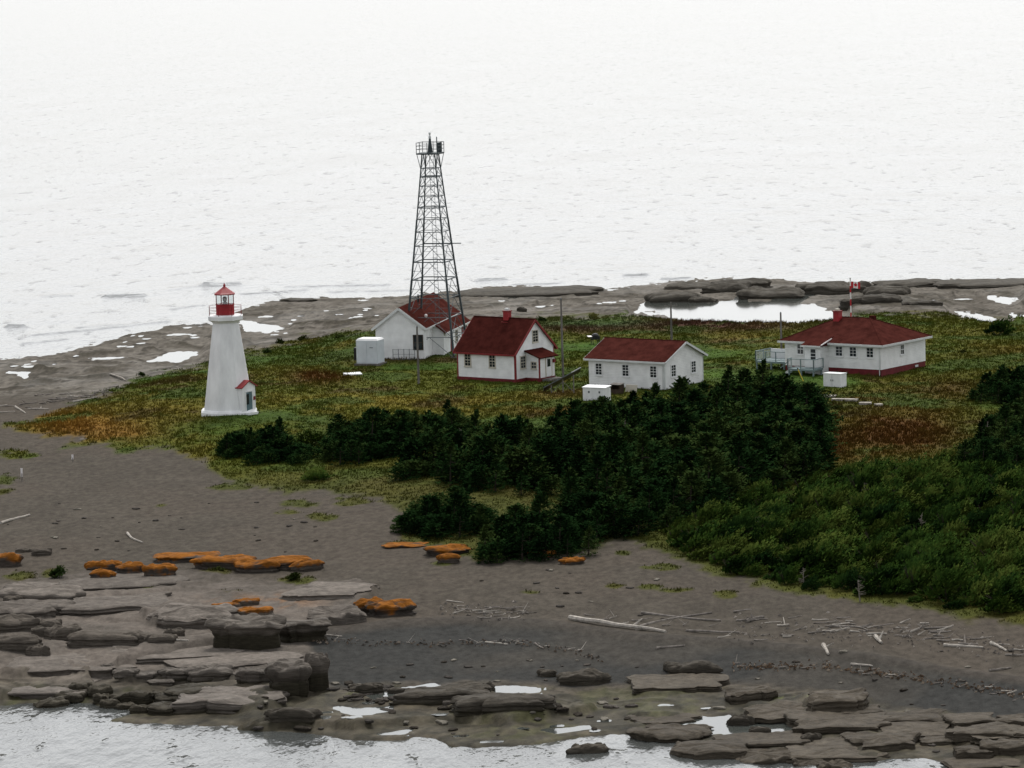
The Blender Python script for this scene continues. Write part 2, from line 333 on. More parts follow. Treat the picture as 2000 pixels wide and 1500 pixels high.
POOLS_NEAR = [[(705, 1358), (745, 1346), (850, 1335), (882, 1342), (880, 1352), (790, 1355), (735, 1366)], [(958, 1342), (1000, 1336), (1055, 1346), (1050, 1353), (965, 1352)],
              [(650, 1388), (700, 1385), (770, 1386), (770, 1398), (700, 1402), (655, 1399)], [(615, 1416), (645, 1412), (640, 1420)], [(1055, 1425), (1145, 1422), (1160, 1428), (1090, 1436)],
              [(1262, 1410), (1350, 1398), (1425, 1396), (1430, 1410), (1560, 1408), (1540, 1424), (1570, 1445), (1440, 1438), (1400, 1440), (1330, 1432)], [(1500, 1455), (1560, 1460), (1560, 1476), (1520, 1470)],
              [(1620, 1476), (1760, 1476), (1740, 1484), (1660, 1490)], [(740, 1438), (800, 1436), (790, 1446)], [(1140, 1445), (1200, 1440), (1190, 1450)]]
dn = sdf(U, V_, LAND_NEAR) + wob * 5 + wob2 * 4
df = sdf(U, V_, LAND_FAR) + wob * 4 + wob2 * 3
near = V_ > 1000
gr = sdf(U, V_, GRASS) + np.where(near, 1, .75) * (wob * 16 + wob2 * 12)
gr_m = sst(-4, 8, gr)
# grass islands on the sand
for cx, cy, rx, ry in ((30, 888, 46, 11), (12, 938, 30, 11), (10, 958, 20, 10), (30, 830, 30, 8), (465, 952, 60, 7), (310, 988, 18, 5), (590, 985, 45, 8), (640, 1010, 40, 9), (690, 980, 50, 10), (560, 1000, 28, 6), (40, 1125, 32, 11), (100, 1122, 24, 12), (1290, 1108, 34, 7), (1270, 1147, 26, 5), (1320, 1152, 42, 6), (1420, 1162, 30, 8), (1200, 1145, 20, 5), (575, 1132, 42, 10), (425, 1116, 28, 8), (430, 1163, 65, 7), (275, 1152, 26, 5), (1040, 1156, 26, 5), (1215, 1080, 20, 6), (770, 1062, 26, 6), (865, 1100, 20, 6)):
    q = 1 - ((U - cx) / rx) ** 2 - ((V_ - cy) / ry) ** 2 + wob2 * 1.1 + wob * .6
    gr_m = np.maximum(gr_m, sst(.1, .6, q) * .95)
ROCKL = [(-400, 1150), (0, 1142), (120, 1128), (210, 1118), (400, 1128), (560, 1135), (720, 1138), (700, 1200), (640, 1215), (600, 1250), (650, 1345), (760, 1340), (900, 1332), (1050, 1330), (1150, 1345), (1300, 1338), (1420, 1335), (1600, 1352), (1720, 1380), (1850, 1400), (2400, 1420), (2400, 1700), (-400, 1700)]
rk = sst(-10, 12, sdf(U, V_, ROCKL) + wob * 12 + wob2 * 6)
farshelf = (1 - gr_m) * sst(0, 1, (V_ < 790) * 1.0) * sst(-40, -5, -(V_ - (770 - .06 * U)))
farshelf = np.where(V_ < 840, 1 - gr_m, 0) * sst(-14, 14, (776 - .03 * U) - V_)
# relief of the shelves: low ledges in steps
strata = fbm(X * .06 + Y * .008, Y * .055, 31, 3) * 7 + wob * .35
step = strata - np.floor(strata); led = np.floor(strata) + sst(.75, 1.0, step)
relief = (led - strata + .5) * (.20 + .16 * (V_ < 800)) + wob2 * .09
str2 = fbm(X * .10 + 5, Y * .14 + X * .02, 131, 3) * 8 + wob2 * .5; stp2 = str2 - np.floor(str2); led2 = np.floor(str2) + sst(.7, 1.0, stp2)
relief = relief + (led2 - str2 + .5) * .16 * sst(1320, 1350, V_)
Zf = Z + (rk + farshelf) * relief
Zf = Zf + gr_m * (wob * .12 + wob2 * .05) + (1 - gr_m) * (1 - rk) * wob2 * .025
# berms of gravel on the beach
B1 = [(540, 1262), (640, 1235), (760, 1220), (900, 1213), (1050, 1218), (1250, 1245), (1500, 1262), (1700, 1285), (1850, 1312), (2100, 1345)]
B2 = [(600, 1252), (700, 1255), (850, 1258), (1000, 1255), (1120, 1272), (1180, 1292)]
B3 = [(1430, 1303), (1600, 1303), (1720, 1316), (1850, 1335), (2000, 1358), (2200, 1380)]
b1 = pld(U, V_, B1); b2 = pld(U, V_, B2); b3 = pld(U, V_, B3)
beach = (1 - gr_m) * (1 - rk) * (V_ > 1000)
Zf = Zf + beach * (.22 * np.exp(-(b1 / 9) ** 2) + .10 * np.exp(-(b2 / 6) ** 2) + .10 * np.exp(-(b3 / 6) ** 2))
Zf = np.where((dn > -4) & (df > -3), np.maximum(Zf, .13 + .07 * wob2), Zf)
PLATES = [([(-60, 1156), (60, 1134), (200, 1118), (350, 1116), (430, 1124), (400, 1142), (300, 1164), (100, 1184), (-60, 1186)], .22), ([(-60, 1178), (130, 1164), (330, 1158), (440, 1168), (425, 1196), (250, 1212), (-60, 1208)], .2),
          ([(-60, 1292), (100, 1264), (250, 1256), (470, 1248), (485, 1262), (380, 1282), (270, 1302), (160, 1322), (-60, 1332)], .55), ([(228, 1316), (270, 1282), (400, 1262), (545, 1270), (600, 1288), (606, 1318), (450, 1334), (240, 1332)], .45),
          ([(600, 1160), (690, 1138), (740, 1148), (712, 1190), (645, 1216), (560, 1250), (430, 1252), (418, 1215), (300, 1228), (280, 1206), (420, 1168)], .5), ([(-60, 1225), (90, 1215), (200, 1222), (350, 1222), (420, 1240), (300, 1262), (100, 1262), (-60, 1285)], .18), ([(340, 1345), (480, 1336), (560, 1345), (560, 1375), (470, 1392), (360, 1388)], .4), ([(-60, 1330), (170, 1322), (180, 1345), (120, 1362), (-60, 1368)], .35),
          ([(1460, 1378), (1560, 1366), (1630, 1378), (1640, 1396), (1540, 1412), (1450, 1402)], .25), ([(1560, 1362), (1690, 1346), (1710, 1370), (1640, 1388), (1580, 1386)], .25), ([(1235, 1396), (1340, 1388), (1370, 1404), (1260, 1412)], .2), ([(660, 1345), (760, 1362), (900, 1374), (880, 1384), (700, 1376), (640, 1362)], .15)]
for poly, hh in PLATES: Zf = Zf + hh * sst(-2.5, 2.5, sdf(U, V_, poly) + wob * 5 + wob2 * 5)
FSTEP = [([(20, 716), (60, 722), (150, 728), (230, 722), (290, 715)], .5), ([(310, 676), (345, 674), (380, 680), (420, 684), (490, 670)], .6), ([(490, 652), (560, 640), (650, 632)], .35), ([(540, 617), (640, 614), (730, 604)], .35), ([(920, 602), (1050, 592), (1180, 588)], .3), ([(-40, 754), (120, 745), (250, 732)], .3), ([(1700, 592), (1860, 575), (2030, 570)], .4), ([(130, 700), (220, 690), (300, 684)], .25), ([(600, 640), (700, 628), (760, 618)], .3), ([(930, 578), (1040, 574), (1120, 578)], .3), ([(1660, 600), (1800, 592), (1900, 590)], .3)]
fst = 0
for ln, hh in FSTEP:
    d_ = pld(U, V_, ln) + wob * 2; g_ = np.exp(-(d_ / 3.2) ** 2) * (V_ < 800); Zf = Zf + hh * g_; fst = np.maximum(fst, np.exp(-(d_ / 2.6) ** 2) * (V_ < 800))
STEP = [(455, 1425), (520, 1433), (600, 1429), (760, 1421), (850, 1419), (950, 1412), (1050, 1405), (1150, 1392), (1165, 1384), (1060, 1376), (640, 1364), (550, 1395)]
Zf = Zf + .42 * sst(-2, 2.5, sdf(U, V_, STEP) + wob2 * 3)
# pools and coast: the ground dips under the sea's level
cn = sst(-14, 7, dn); Zf = Zf * cn + (1 - cn) * np.minimum(Z, -.35)
cf = sst(-10, 5, df); Zf = Zf * cf + (1 - cf) * np.minimum(Z, -.35)
Zf = np.where((dn > 8) & (df > 6) & (Zf > -.02) & (Zf < .06), .06, Zf)
# outer rim goes well below the sea
rim = sst(150, 170, np.abs(X)) * 0 + sst(580, 606, Y) + sst(214, 202, Y); Zf = Zf * (1 - np.clip(rim, 0, 1)) - 2.5 * np.clip(rim, 0, 1)

from math import floor
POOLW = []
for poly in POOLS_FAR + POOLS_NEAR:                      # larger pools: level water in a hollow of the shelf
    sd_ = sdf(U, V_, poly) + wob2 * 4 + wob * 2; ins = sd_ > 1
    if ins.sum() < 4 or min(dn[ins].min(), df[ins].min()) < 5: continue
    lev = max(.05, min(float(np.percentile(Zf[ins], 12)), .5)); m_ = sst(-3, 3, sd_); rim = sst(-16, -6, sd_) * (1 - m_)
    Zf = Zf * (1 - rim) + np.clip(Zf, lev + .03, lev + .09) * rim; Zf = np.where(sd_ > -3, np.clip(Zf, lev + .03, lev + .07) * (1 - m_) + (lev - .12) * m_, Zf)
    POOLW.append((sd_ > -3.5, lev))
# shallow pools left by the tide, lying level on the shelves
PUD = []
rngp = np.random.default_rng(4)
def add_puddle(px, py, rx, ry):
    global Zf
    x, y = P(px, py, .4); s_ = ppm(y); a = rx / s_; b_ = min(ry / s_ / (CAMH / y), a * 3.5)
    if abs(x) > 78 or y < 206 or y > 590: return
    i0, i1 = np.searchsorted(xs, [x - a * 2 - 1, x + a * 2 + 1]); j0, j1 = np.searchsorted(ys, [y - b_ * 2 - 1, y + b_ * 2 + 1]); sl = np.s_[j0:j1, i0:i1]
    q = ((X[sl] - x) / a) ** 2 + ((Y[sl] - y) / b_) ** 2; ins = q < 1
    if ins.sum() < 3 or gr_m[sl][ins].max() > .2: return
    lev = float(np.percentile(Zf[sl][ins], 45))
    if np.percentile(Zf[sl][q < 1.7], 92) - np.percentile(Zf[sl][q < 1.7], 8) > .16 or (Zf[sl][q < 1.7] < .03).any(): return
    if lev < .07: return
    w = sst(1.9, 1.25, q); Zf[sl] = Zf[sl] * (1 - w) + np.minimum(Zf[sl], lev - .03 - .12 * sst(1.1, .0, q)) * w + 0
    hole = sst(1.25, .8, q + (fbm(X[sl] * 1.6, Y[sl] * .9, 7) - .5) * 1.2); Zf[sl] = np.where(q < 1.6, np.maximum(Zf[sl], lev + .035) * (1 - hole) + (lev - .08) * hole, Zf[sl])
    PUD.append((x, y, lev, a * 1.2, b_ * 1.2))
for px, py, rx, ry in ((150, 686, 26, 2.2), (210, 701, 30, 2), (250, 688, 14, 1.6), (100, 708, 22, 1.8), (185, 712, 14, 2), (60, 716, 18, 1.6), (300, 668, 16, 2), (350, 650, 24, 1.8), (130, 722, 30, 1.6), (230, 722, 18, 1.6), (520, 615, 14, 1.6), (560, 606, 10, 1.5), (600, 628, 16, 1.6), (650, 618, 12, 2), (680, 606, 9, 1.5), (700, 622, 8, 1.5), (640, 596, 14, 1.4), (740, 600, 10, 1.6), (930, 580, 8, 1.6), (925, 612, 22, 1.6), (1080, 585, 8, 1.3), (1060, 598, 6, 1.3), (1150, 593, 9, 1.4), (1190, 597, 14, 1.5), (980, 590, 6, 1.3), (1880, 585, 20, 1.5), (1780, 600, 16, 1.4), (1700, 600, 12, 1.3), (1950, 570, 18, 1.5),
                       (560, 1402, 16, 2), (640, 1396, 12, 2), (690, 1412, 18, 2.2), (770, 1408, 26, 2.2), (860, 1400, 14, 2), (840, 1437, 22, 2.4), (900, 1428, 16, 2), (960, 1440, 24, 2.4), (1020, 1421, 12, 2), (1090, 1410, 14, 2), (1180, 1400, 16, 2), (1220, 1424, 18, 2.4), (1160, 1420, 12, 2), (1000, 1375, 14, 2), (1120, 1372, 12, 2), (720, 1378, 14, 2), (600, 1372, 12, 2), (1300, 1378, 14, 2), (1380, 1380, 10, 2)):
    add_puddle(px, py, rx, ry)
for _ in range(60): px = rngp.uniform(0, 760); add_puddle(px, 706 - px * .145 + rngp.uniform(-22, 26), rngp.uniform(3, 9), rngp.uniform(1, 1.6))
for _ in range(30): px = rngp.uniform(900, 2000); add_puddle(px, rngp.uniform(570, 605), rngp.uniform(3, 9), rngp.uniform(1, 1.4))
from bisect import bisect
_xl, _yl = xs.tolist(), ys.tolist(); _zl = Zf.tolist()
def tz(x, y):                              # height of the finished ground
    i = min(max(bisect(_xl, x) - 1, 0), len(_xl) - 2); j = min(max(bisect(_yl, y) - 1, 0), len(_yl) - 2)
    fx = (x - _xl[i]) / (_xl[i + 1] - _xl[i]); fy = (y - _yl[j]) / (_yl[j + 1] - _yl[j]); p, q = _zl[j], _zl[j + 1]
    return (p[i] * (1 - fx) + p[i + 1] * fx) * (1 - fy) + (q[i] * (1 - fx) + q[i + 1] * fx) * fy
def samp(A, x, y):
    i = min(max(int(np.searchsorted(xs, x)) - 1, 0), len(xs) - 2); j = min(max(int(np.searchsorted(ys, y)) - 1, 0), len(ys) - 2); return float(A[j, i])
def G(px, py, lift=0.0):                   # where the ground (raised by lift) lies under a point of the photograph
    d = CF * FPX + CR * (px - 1000) - CU * (py - 750); d = d / d[1]
    d = (float(d[0]), 1.0, float(d[2])); yy = max(205.0, (CAMH - 3.9 - lift) / -d[2]); st = .8
    while yy < 600:
        if CAMH + d[2] * yy < max(tz(d[0] * yy, yy), 0.0) + lift: break
        yy += st
    for _ in range(7):
        st /= 2; yy += -st if CAMH + d[2] * yy < max(tz(d[0] * yy, yy), 0.0) + lift else st
    return d[0] * yy, yy

# ------------------------------------------------------------------ ground colours (what grows or lies there)
def C(*c): return np.array(c)
col = np.zeros(X.shape + (3,)); rough = np.full(X.shape, .9)
n1 = fbm(X * .10, Y * .085, 41); n2 = fbm(X * .32, Y * .22, 42); n3 = fbm(X * .9, Y * .6, 43)
def mix(a, b_, t): return a * (1 - t[..., None]) + b_ * t[..., None]
sand = C(.062, .054, .044)[None, None] * (.85 + .3 * n2)[..., None]
sand = mix(sand, C(.068, .057, .046), sst(.45, .65, n1) * .6)
dark = beach * sst(0, 14, sdf(U, V_, B1 + [(2100, 1500), (540, 1500)])) * (.55 + .45 * sst(.35, .6, n1))
sand = mix(sand, C(.031, .032, .031), dark * .9)
sand = mix(sand, C(.03, .03, .031), beach * np.exp(-(b1 / 7) ** 2) * .35)
rockc = mix(np.broadcast_to(C(.088, .077, .066), col.shape), C(.115, .099, .085), sst(.4, .65, n2))
wet = sst(1310, 1375, V_ + wob * 12)
rockc = mix(rockc, mix(np.broadcast_to(C(.040, .036, .025), col.shape), C(.06, .052, .037), sst(.35, .65, n3)), wet * (V_ > 1000))
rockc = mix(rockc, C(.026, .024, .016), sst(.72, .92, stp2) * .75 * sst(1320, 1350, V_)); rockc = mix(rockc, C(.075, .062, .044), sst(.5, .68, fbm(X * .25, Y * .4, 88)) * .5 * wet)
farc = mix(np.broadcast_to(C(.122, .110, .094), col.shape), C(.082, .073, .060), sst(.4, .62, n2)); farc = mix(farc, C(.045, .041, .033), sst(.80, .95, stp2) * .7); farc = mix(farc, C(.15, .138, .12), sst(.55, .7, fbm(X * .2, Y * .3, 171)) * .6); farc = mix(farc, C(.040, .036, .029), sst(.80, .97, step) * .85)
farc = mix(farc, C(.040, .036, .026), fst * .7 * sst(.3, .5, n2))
# meadow
g_ol = C(.050, .055, .008); g_gr = C(.030, .053, .008); g_oc = C(.078, .063, .010); g_ru = C(.055, .026, .007)
grs = mix(np.broadcast_to(g_ol, col.shape), g_gr, sst(.42, .66, n1 * .6 + n2 * .4))
grs = mix(grs, g_oc, sst(.52, .70, fbm(X * .16 + 40, Y * .11, 61)) * .6)
for cx, cy, rx, ry, c, s in ((1760, 845, 120, 45, g_ru, 1.), (1700, 778, 120, 14, g_ru, .45), (1620, 870, 90, 40, g_ru, .7), (1850, 760, 100, 25, g_ru, .55), (620, 738, 60, 14, g_ru, .9), (640, 700, 70, 8, g_ru, .6),
                             (1350, 636, 190, 12, C(.050, .022, .016), 1.), (1130, 640, 90, 8, C(.050, .022, .016), .9), (150, 822, 130, 28, C(.14, .075, .014), .85), (300, 800, 160, 26, g_oc, .7), (200, 845, 110, 18, C(.13, .062, .013), .7),
                             (760, 785, 190, 16, C(.12, .095, .016), .75), (980, 790, 150, 16, g_oc, .7), (1080, 800, 80, 14, g_ru, .55), (550, 700, 130, 14, g_gr, .8), (500, 812, 60, 9, C(.03, .065, .008), 1.), (1150, 680, 90, 8, C(.035, .075, .012), .9),
                             (1440, 735, 90, 12, C(.04, .075, .012), .85), (1420, 690, 60, 10, C(.04, .07, .012), .7), (1600, 748, 90, 12, C(.035, .065, .012), .9), (1150, 630, 130, 10, C(.035, .055, .02), .8), (1900, 650, 150, 14, g_oc, .5), (1480, 660, 90, 8, g_oc, .7), (1430, 668, 60, 6, C(.12, .075, .04), .5),
                             (760, 700, 110, 7, C(.06, .035, .016), .8), (1090, 765, 60, 12, C(.10, .05, .02), .5), (1950, 690, 90, 14, g_ru, .25), (900, 1010, 120, 60, C(.04, .036, .012), .8), (700, 940, 160, 30, C(.07, .06, .018), .6)):
    q = np.exp(-(((U - cx) / rx) ** 2 + ((V_ - cy) / ry) ** 2)) * (.55 + .9 * n2); grs = mix(grs, np.broadcast_to(c, col.shape), np.clip(q * s * 1.25, 0, 1))
grs = mix(grs, C(.046, .033, .011), sst(.64, .76, fbm(X * .13 + 80, Y * .12, 66)) * .8)
grs = mix(grs, C(.030, .048, .009), sst(.52, .66, fbm(X * .15 + 20, Y * .14, 67)) * .8)
grs = mix(grs, C(.040, .040, .010), sst(900, 960, V_) * .75)
grs = grs * (.84 + .32 * n3)[..., None] * 1.25
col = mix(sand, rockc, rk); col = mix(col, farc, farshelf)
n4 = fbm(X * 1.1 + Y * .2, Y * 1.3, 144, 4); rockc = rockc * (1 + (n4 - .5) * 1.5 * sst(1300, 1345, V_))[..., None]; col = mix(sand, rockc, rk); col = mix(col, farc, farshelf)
alg = np.exp(-(pld(U, V_, [(1480, 1372), (1530, 1364), (1600, 1378)]) / 5) ** 2) * sst(.4, .6, n3); col = mix(col, C(.16, .19, .05), alg)
col = mix(col, C(.055, .060, .018), rk * sst(.56, .72, n1 * .5 + n3 * .5) * wet * .45)
lich = np.exp(-(((U - 520) / 80) ** 2 + ((V_ - 1190) / 12) ** 2)); col = mix(col, C(.25, .11, .03), lich * sst(.4, .6, n3) * .6)
col = mix(col, grs, gr_m)
rough = .95 - .35 * wet * (V_ > 1000) * rk - .3 * farshelf * sst(.5, .6, n1) * (1 - gr_m)
ny, nx = X.shape
I = np.arange(ny * nx).reshape(ny, nx)
Fg = np.stack([I[:-1, :-1], I[:-1, 1:], I[1:, 1:], I[1:, :-1]], -1).reshape(-1, 4)
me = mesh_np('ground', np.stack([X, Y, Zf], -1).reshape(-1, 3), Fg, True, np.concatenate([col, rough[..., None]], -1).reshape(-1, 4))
tag(link('ground', me, 'ground'), kind='structure')

for msk, lev in POOLW:
    q = msk[:-1, :-1] | msk[1:, :-1] | msk[:-1, 1:] | msk[1:, 1:]; jj, ii = np.nonzero(q)
    if not len(jj): continue
    vid = {}; Vv = []; Ff = []
    for a_, b_ in zip(jj.tolist(), ii.tolist()):
        f = []
        for c_ in ((a_, b_), (a_, b_ + 1), (a_ + 1, b_ + 1), (a_ + 1, b_)):
            if c_ not in vid: vid[c_] = len(Vv); Vv.append((_xl[c_[1]], _yl[c_[0]], lev))
            f.append(vid[c_])
        Ff.append(f)
    tag(link('tide_pool', mesh_np('tide_pool', Vv, Ff, True), 'pool'), kind='structure')
for k, (x, y, lev, a, b_) in enumerate(PUD):
    m_ = MB(); pts = []
    for i in range(18):
        t = i / 18 * 2 * math.pi; r = 1 + .12 * math.sin(3 * t + k) + .06 * math.sin(5 * t + 2 * k); pts.append((a * r * math.cos(t), b_ * r * math.sin(t), 0))
    o = m_.poly(pts).build('tide_pool', 'pool'); o.location = (x, y, lev); tag(o, kind='structure')
# ------------------------------------------------------------------ sea: one sheet to the horizon, with breakers by the far shore
sx = np.concatenate([-np.geomspace(30000, 82, 30), np.arange(-80, 80.1, .5), np.geomspace(82, 30000, 30)])
sy = np.concatenate([[-3000, -500, 50, 150], np.arange(200, 300, .5), np.arange(300, 440, 5), np.arange(440, 760, .6), np.geomspace(761, 40000, 60)])
SX, SY = np.meshgrid(sx, sy); SU, SV = proj(SX, np.maximum(SY, 60), SX * 0)
SZ = (fbm(SX * .16 + 3, SY * .10, 91, 3) - .5) * .16 * sst(460, 500, SY) * sst(900, 700, SY) + (fbm(SX * .7, SY * .35, 95, 3) - .5) * .05 * sst(300, 270, SY)
for x0, y0, x1, y1, w, h in ((395, 558, 470, 556, 4, .9), (205, 579, 285, 577, 3.2, .7), (15, 638, 50, 637, 3.2, .8), (60, 655, 330, 628, 2.4, .35), (40, 672, 130, 662, 2.2, .35), (930, 548, 990, 546, 3, .6), (1220, 537, 1262, 536, 2.4, .5), (330, 605, 400, 596, 2, .35), (330, 566, 460, 551, 2.2, .25), (560, 560, 760, 556, 2.2, .35), (1000, 556, 1100, 552, 2.2, .35), (80, 580, 140, 578, 2, .3), (470, 575, 600, 566, 2, .35), (1780, 549, 1830, 549, 2, .4), (150, 640, 240, 634, 2, .3), (1290, 545, 1350, 543, 2, .4), (640, 570, 800, 567, 2, .3)):
    d = pld(SU, SV, [(x0, y0), (x1, y1)]) + (fbm(SX * .8, SY * .3, 97) - .5) * 3
    SZ += h * .5 * np.exp(-(np.maximum(d, 0) / (w * .7)) ** 2) * (SY > 420)
SI = np.arange(SX.size).reshape(SX.shape)
Fs = np.stack([SI[:-1, :-1], SI[:-1, 1:], SI[1:, 1:], SI[1:, :-1]], -1).reshape(-1, 4)
tag(link('sea', mesh_np('sea', np.stack([SX, SY, SZ], -1).reshape(-1, 3), Fs, True), 'sea'), kind='structure')

# ------------------------------------------------------------------ lighthouse
def lighthouse():
    x, y = P(447.5, 806, 3.0); z = tz(x, y); s = 1 / ppm(y)
    L = empty('lighthouse', (x, y, z)); tag(L, 'white eight-sided lighthouse with red lantern and small red-roofed doorway', 'lighthouse')
    rot = math.pi / 8 + .06; n = 8
    MB().lathe([(3.0, -.4), (3.0, .14), (2.84, .34), (2.66, .40), (1.40, 9.0)], n, rot).build('tower_wall', 'concrete_white', L)
    g = MB().lathe([(1.36, 8.98), (1.52, 9.18), (1.78, 9.32), (1.86, 9.34), (1.86, 9.72), (1.74, 9.80), (1.0, 9.83)], n, rot).build('gallery', 'concrete_white', L)
    for i in range(n):
        t = rot + 2 * math.pi * i / n; t2 = rot + 2 * math.pi * (i + 1) / n; R = 1.72
        a = (R * math.cos(t), R * math.sin(t)); c = (R * math.cos(t2), R * math.sin(t2))
        MB().tube((*a, 9.75), (*a, 10.72), .03, n=6).build('railing_post', 'redtrim', g)
        for hz in (10.05, 10.38, 10.70): MB().tube((*a, hz), (*c, hz), .018, n=5).build('railing_bar', 'redtrim', g)
    lr = .985
    ln = MB().lathe([(lr, 9.78), (lr, 10.82), (lr + .04, 10.83), (lr + .04, 10.9), (lr - .1, 10.92)], n, rot).build('lantern_base', 'red', L)
    for i in range(n):
        t = rot + 2 * math.pi * i / n; t2 = rot + 2 * math.pi * (i + 1) / n; R = .93
        a = Vector((R * math.cos(t), R * math.sin(t), 0)); c = Vector((R * math.cos(t2), R * math.sin(t2), 0)); u = Vector((0, 0, 1))
        MB().tube(a + u * 10.9, a + u * 11.85, .042, n=6).build('mullion', 'redtrim', L)
        MB().slab([a + u * 10.92, c + u * 10.92, c + u * 11.84, a + u * 11.84], .012).build('pane', 'lens', L)
    MB().lathe([(.25, 10.9), (.25, 11.1), (.12, 11.15), (.22, 11.25), (.22, 11.55), (.1, 11.65)], 10).build('lamp', 'greytrim', L)
    r = MB().lathe([(.9, 11.84), (1.10, 11.84), (1.12, 11.95), (.98, 12.03), (.45, 12.40), (.16, 12.62), (.10, 12.66)], n, rot).build('lantern_roof', 'lroof', L)
    MB().lathe([(.07, 12.6), (.12, 12.7), (.12, 12.84), (.05, 12.9), (.05, 13.0)], 8).build('vent_ball', 'red', r)
    # doorway on the right-hand side
    pr = empty('porch', (0, 0, 0)); pr.parent = L; a = -.62; pr.rotation_euler = (0, 0, a)
    W = 1.05
    MB().hexa([(1.0, -W, -.2), (2.62, -W, -.2), (2.62, W, -.2), (1.0, W, -.2), (1.0, -W, 2.72), (2.62, -W, 2.72), (2.62, W, 2.72), (1.0, W, 2.72)]).build('porch_wall', 'concrete_white', pr)
    MB().hexa([(1.0, -W, 2.72), (2.61, -W, 2.72), (2.61, W, 2.72), (1.0, W, 2.72), (1.0, -.02, 3.22), (2.61, -.02, 3.22), (2.61, .02, 3.22), (1.0, .02, 3.22)]).build('porch_gable', 'concrete_white', pr)
    MB().slab([(1.0, -W - .22, 2.66), (2.8, -W - .22, 2.66), (2.8, 0, 3.34), (1.0, 0, 3.34)], .09).build('porch_roof', 'lroof', pr)
    MB().slab([(1.0, 0, 3.34), (2.8, 0, 3.34), (2.8, W + .22, 2.66), (1.0, W + .22, 2.66)], .09).build('porch_roof', 'lroof', pr)
    MB().box(2.622, 2.65, -.48, .48, .12, 2.15).build('door', 'door_teal', pr)
    f = MB(); f.box(2.62, 2.69, -.58, -.48, .08, 2.26); f.box(2.62, 2.69, .48, .58, .08, 2.26); f.box(2.62, 2.69, -.48, .48, 2.15, 2.26); f.build('door_frame', 'white_paint', pr)
    MB().box(2.652, 2.67, -.42, -.02, .9, 1.95).build('door_pane', 'glass', pr)
    MB().box(2.5, 3.15, -.8, .8, -.3, .12).build('doorstep', 'concrete_white', pr)
    MB().box(2.622, 2.66, .70, .98, 1.25, 1.62).build('plaque', 'redtrim', pr)
lighthouse()

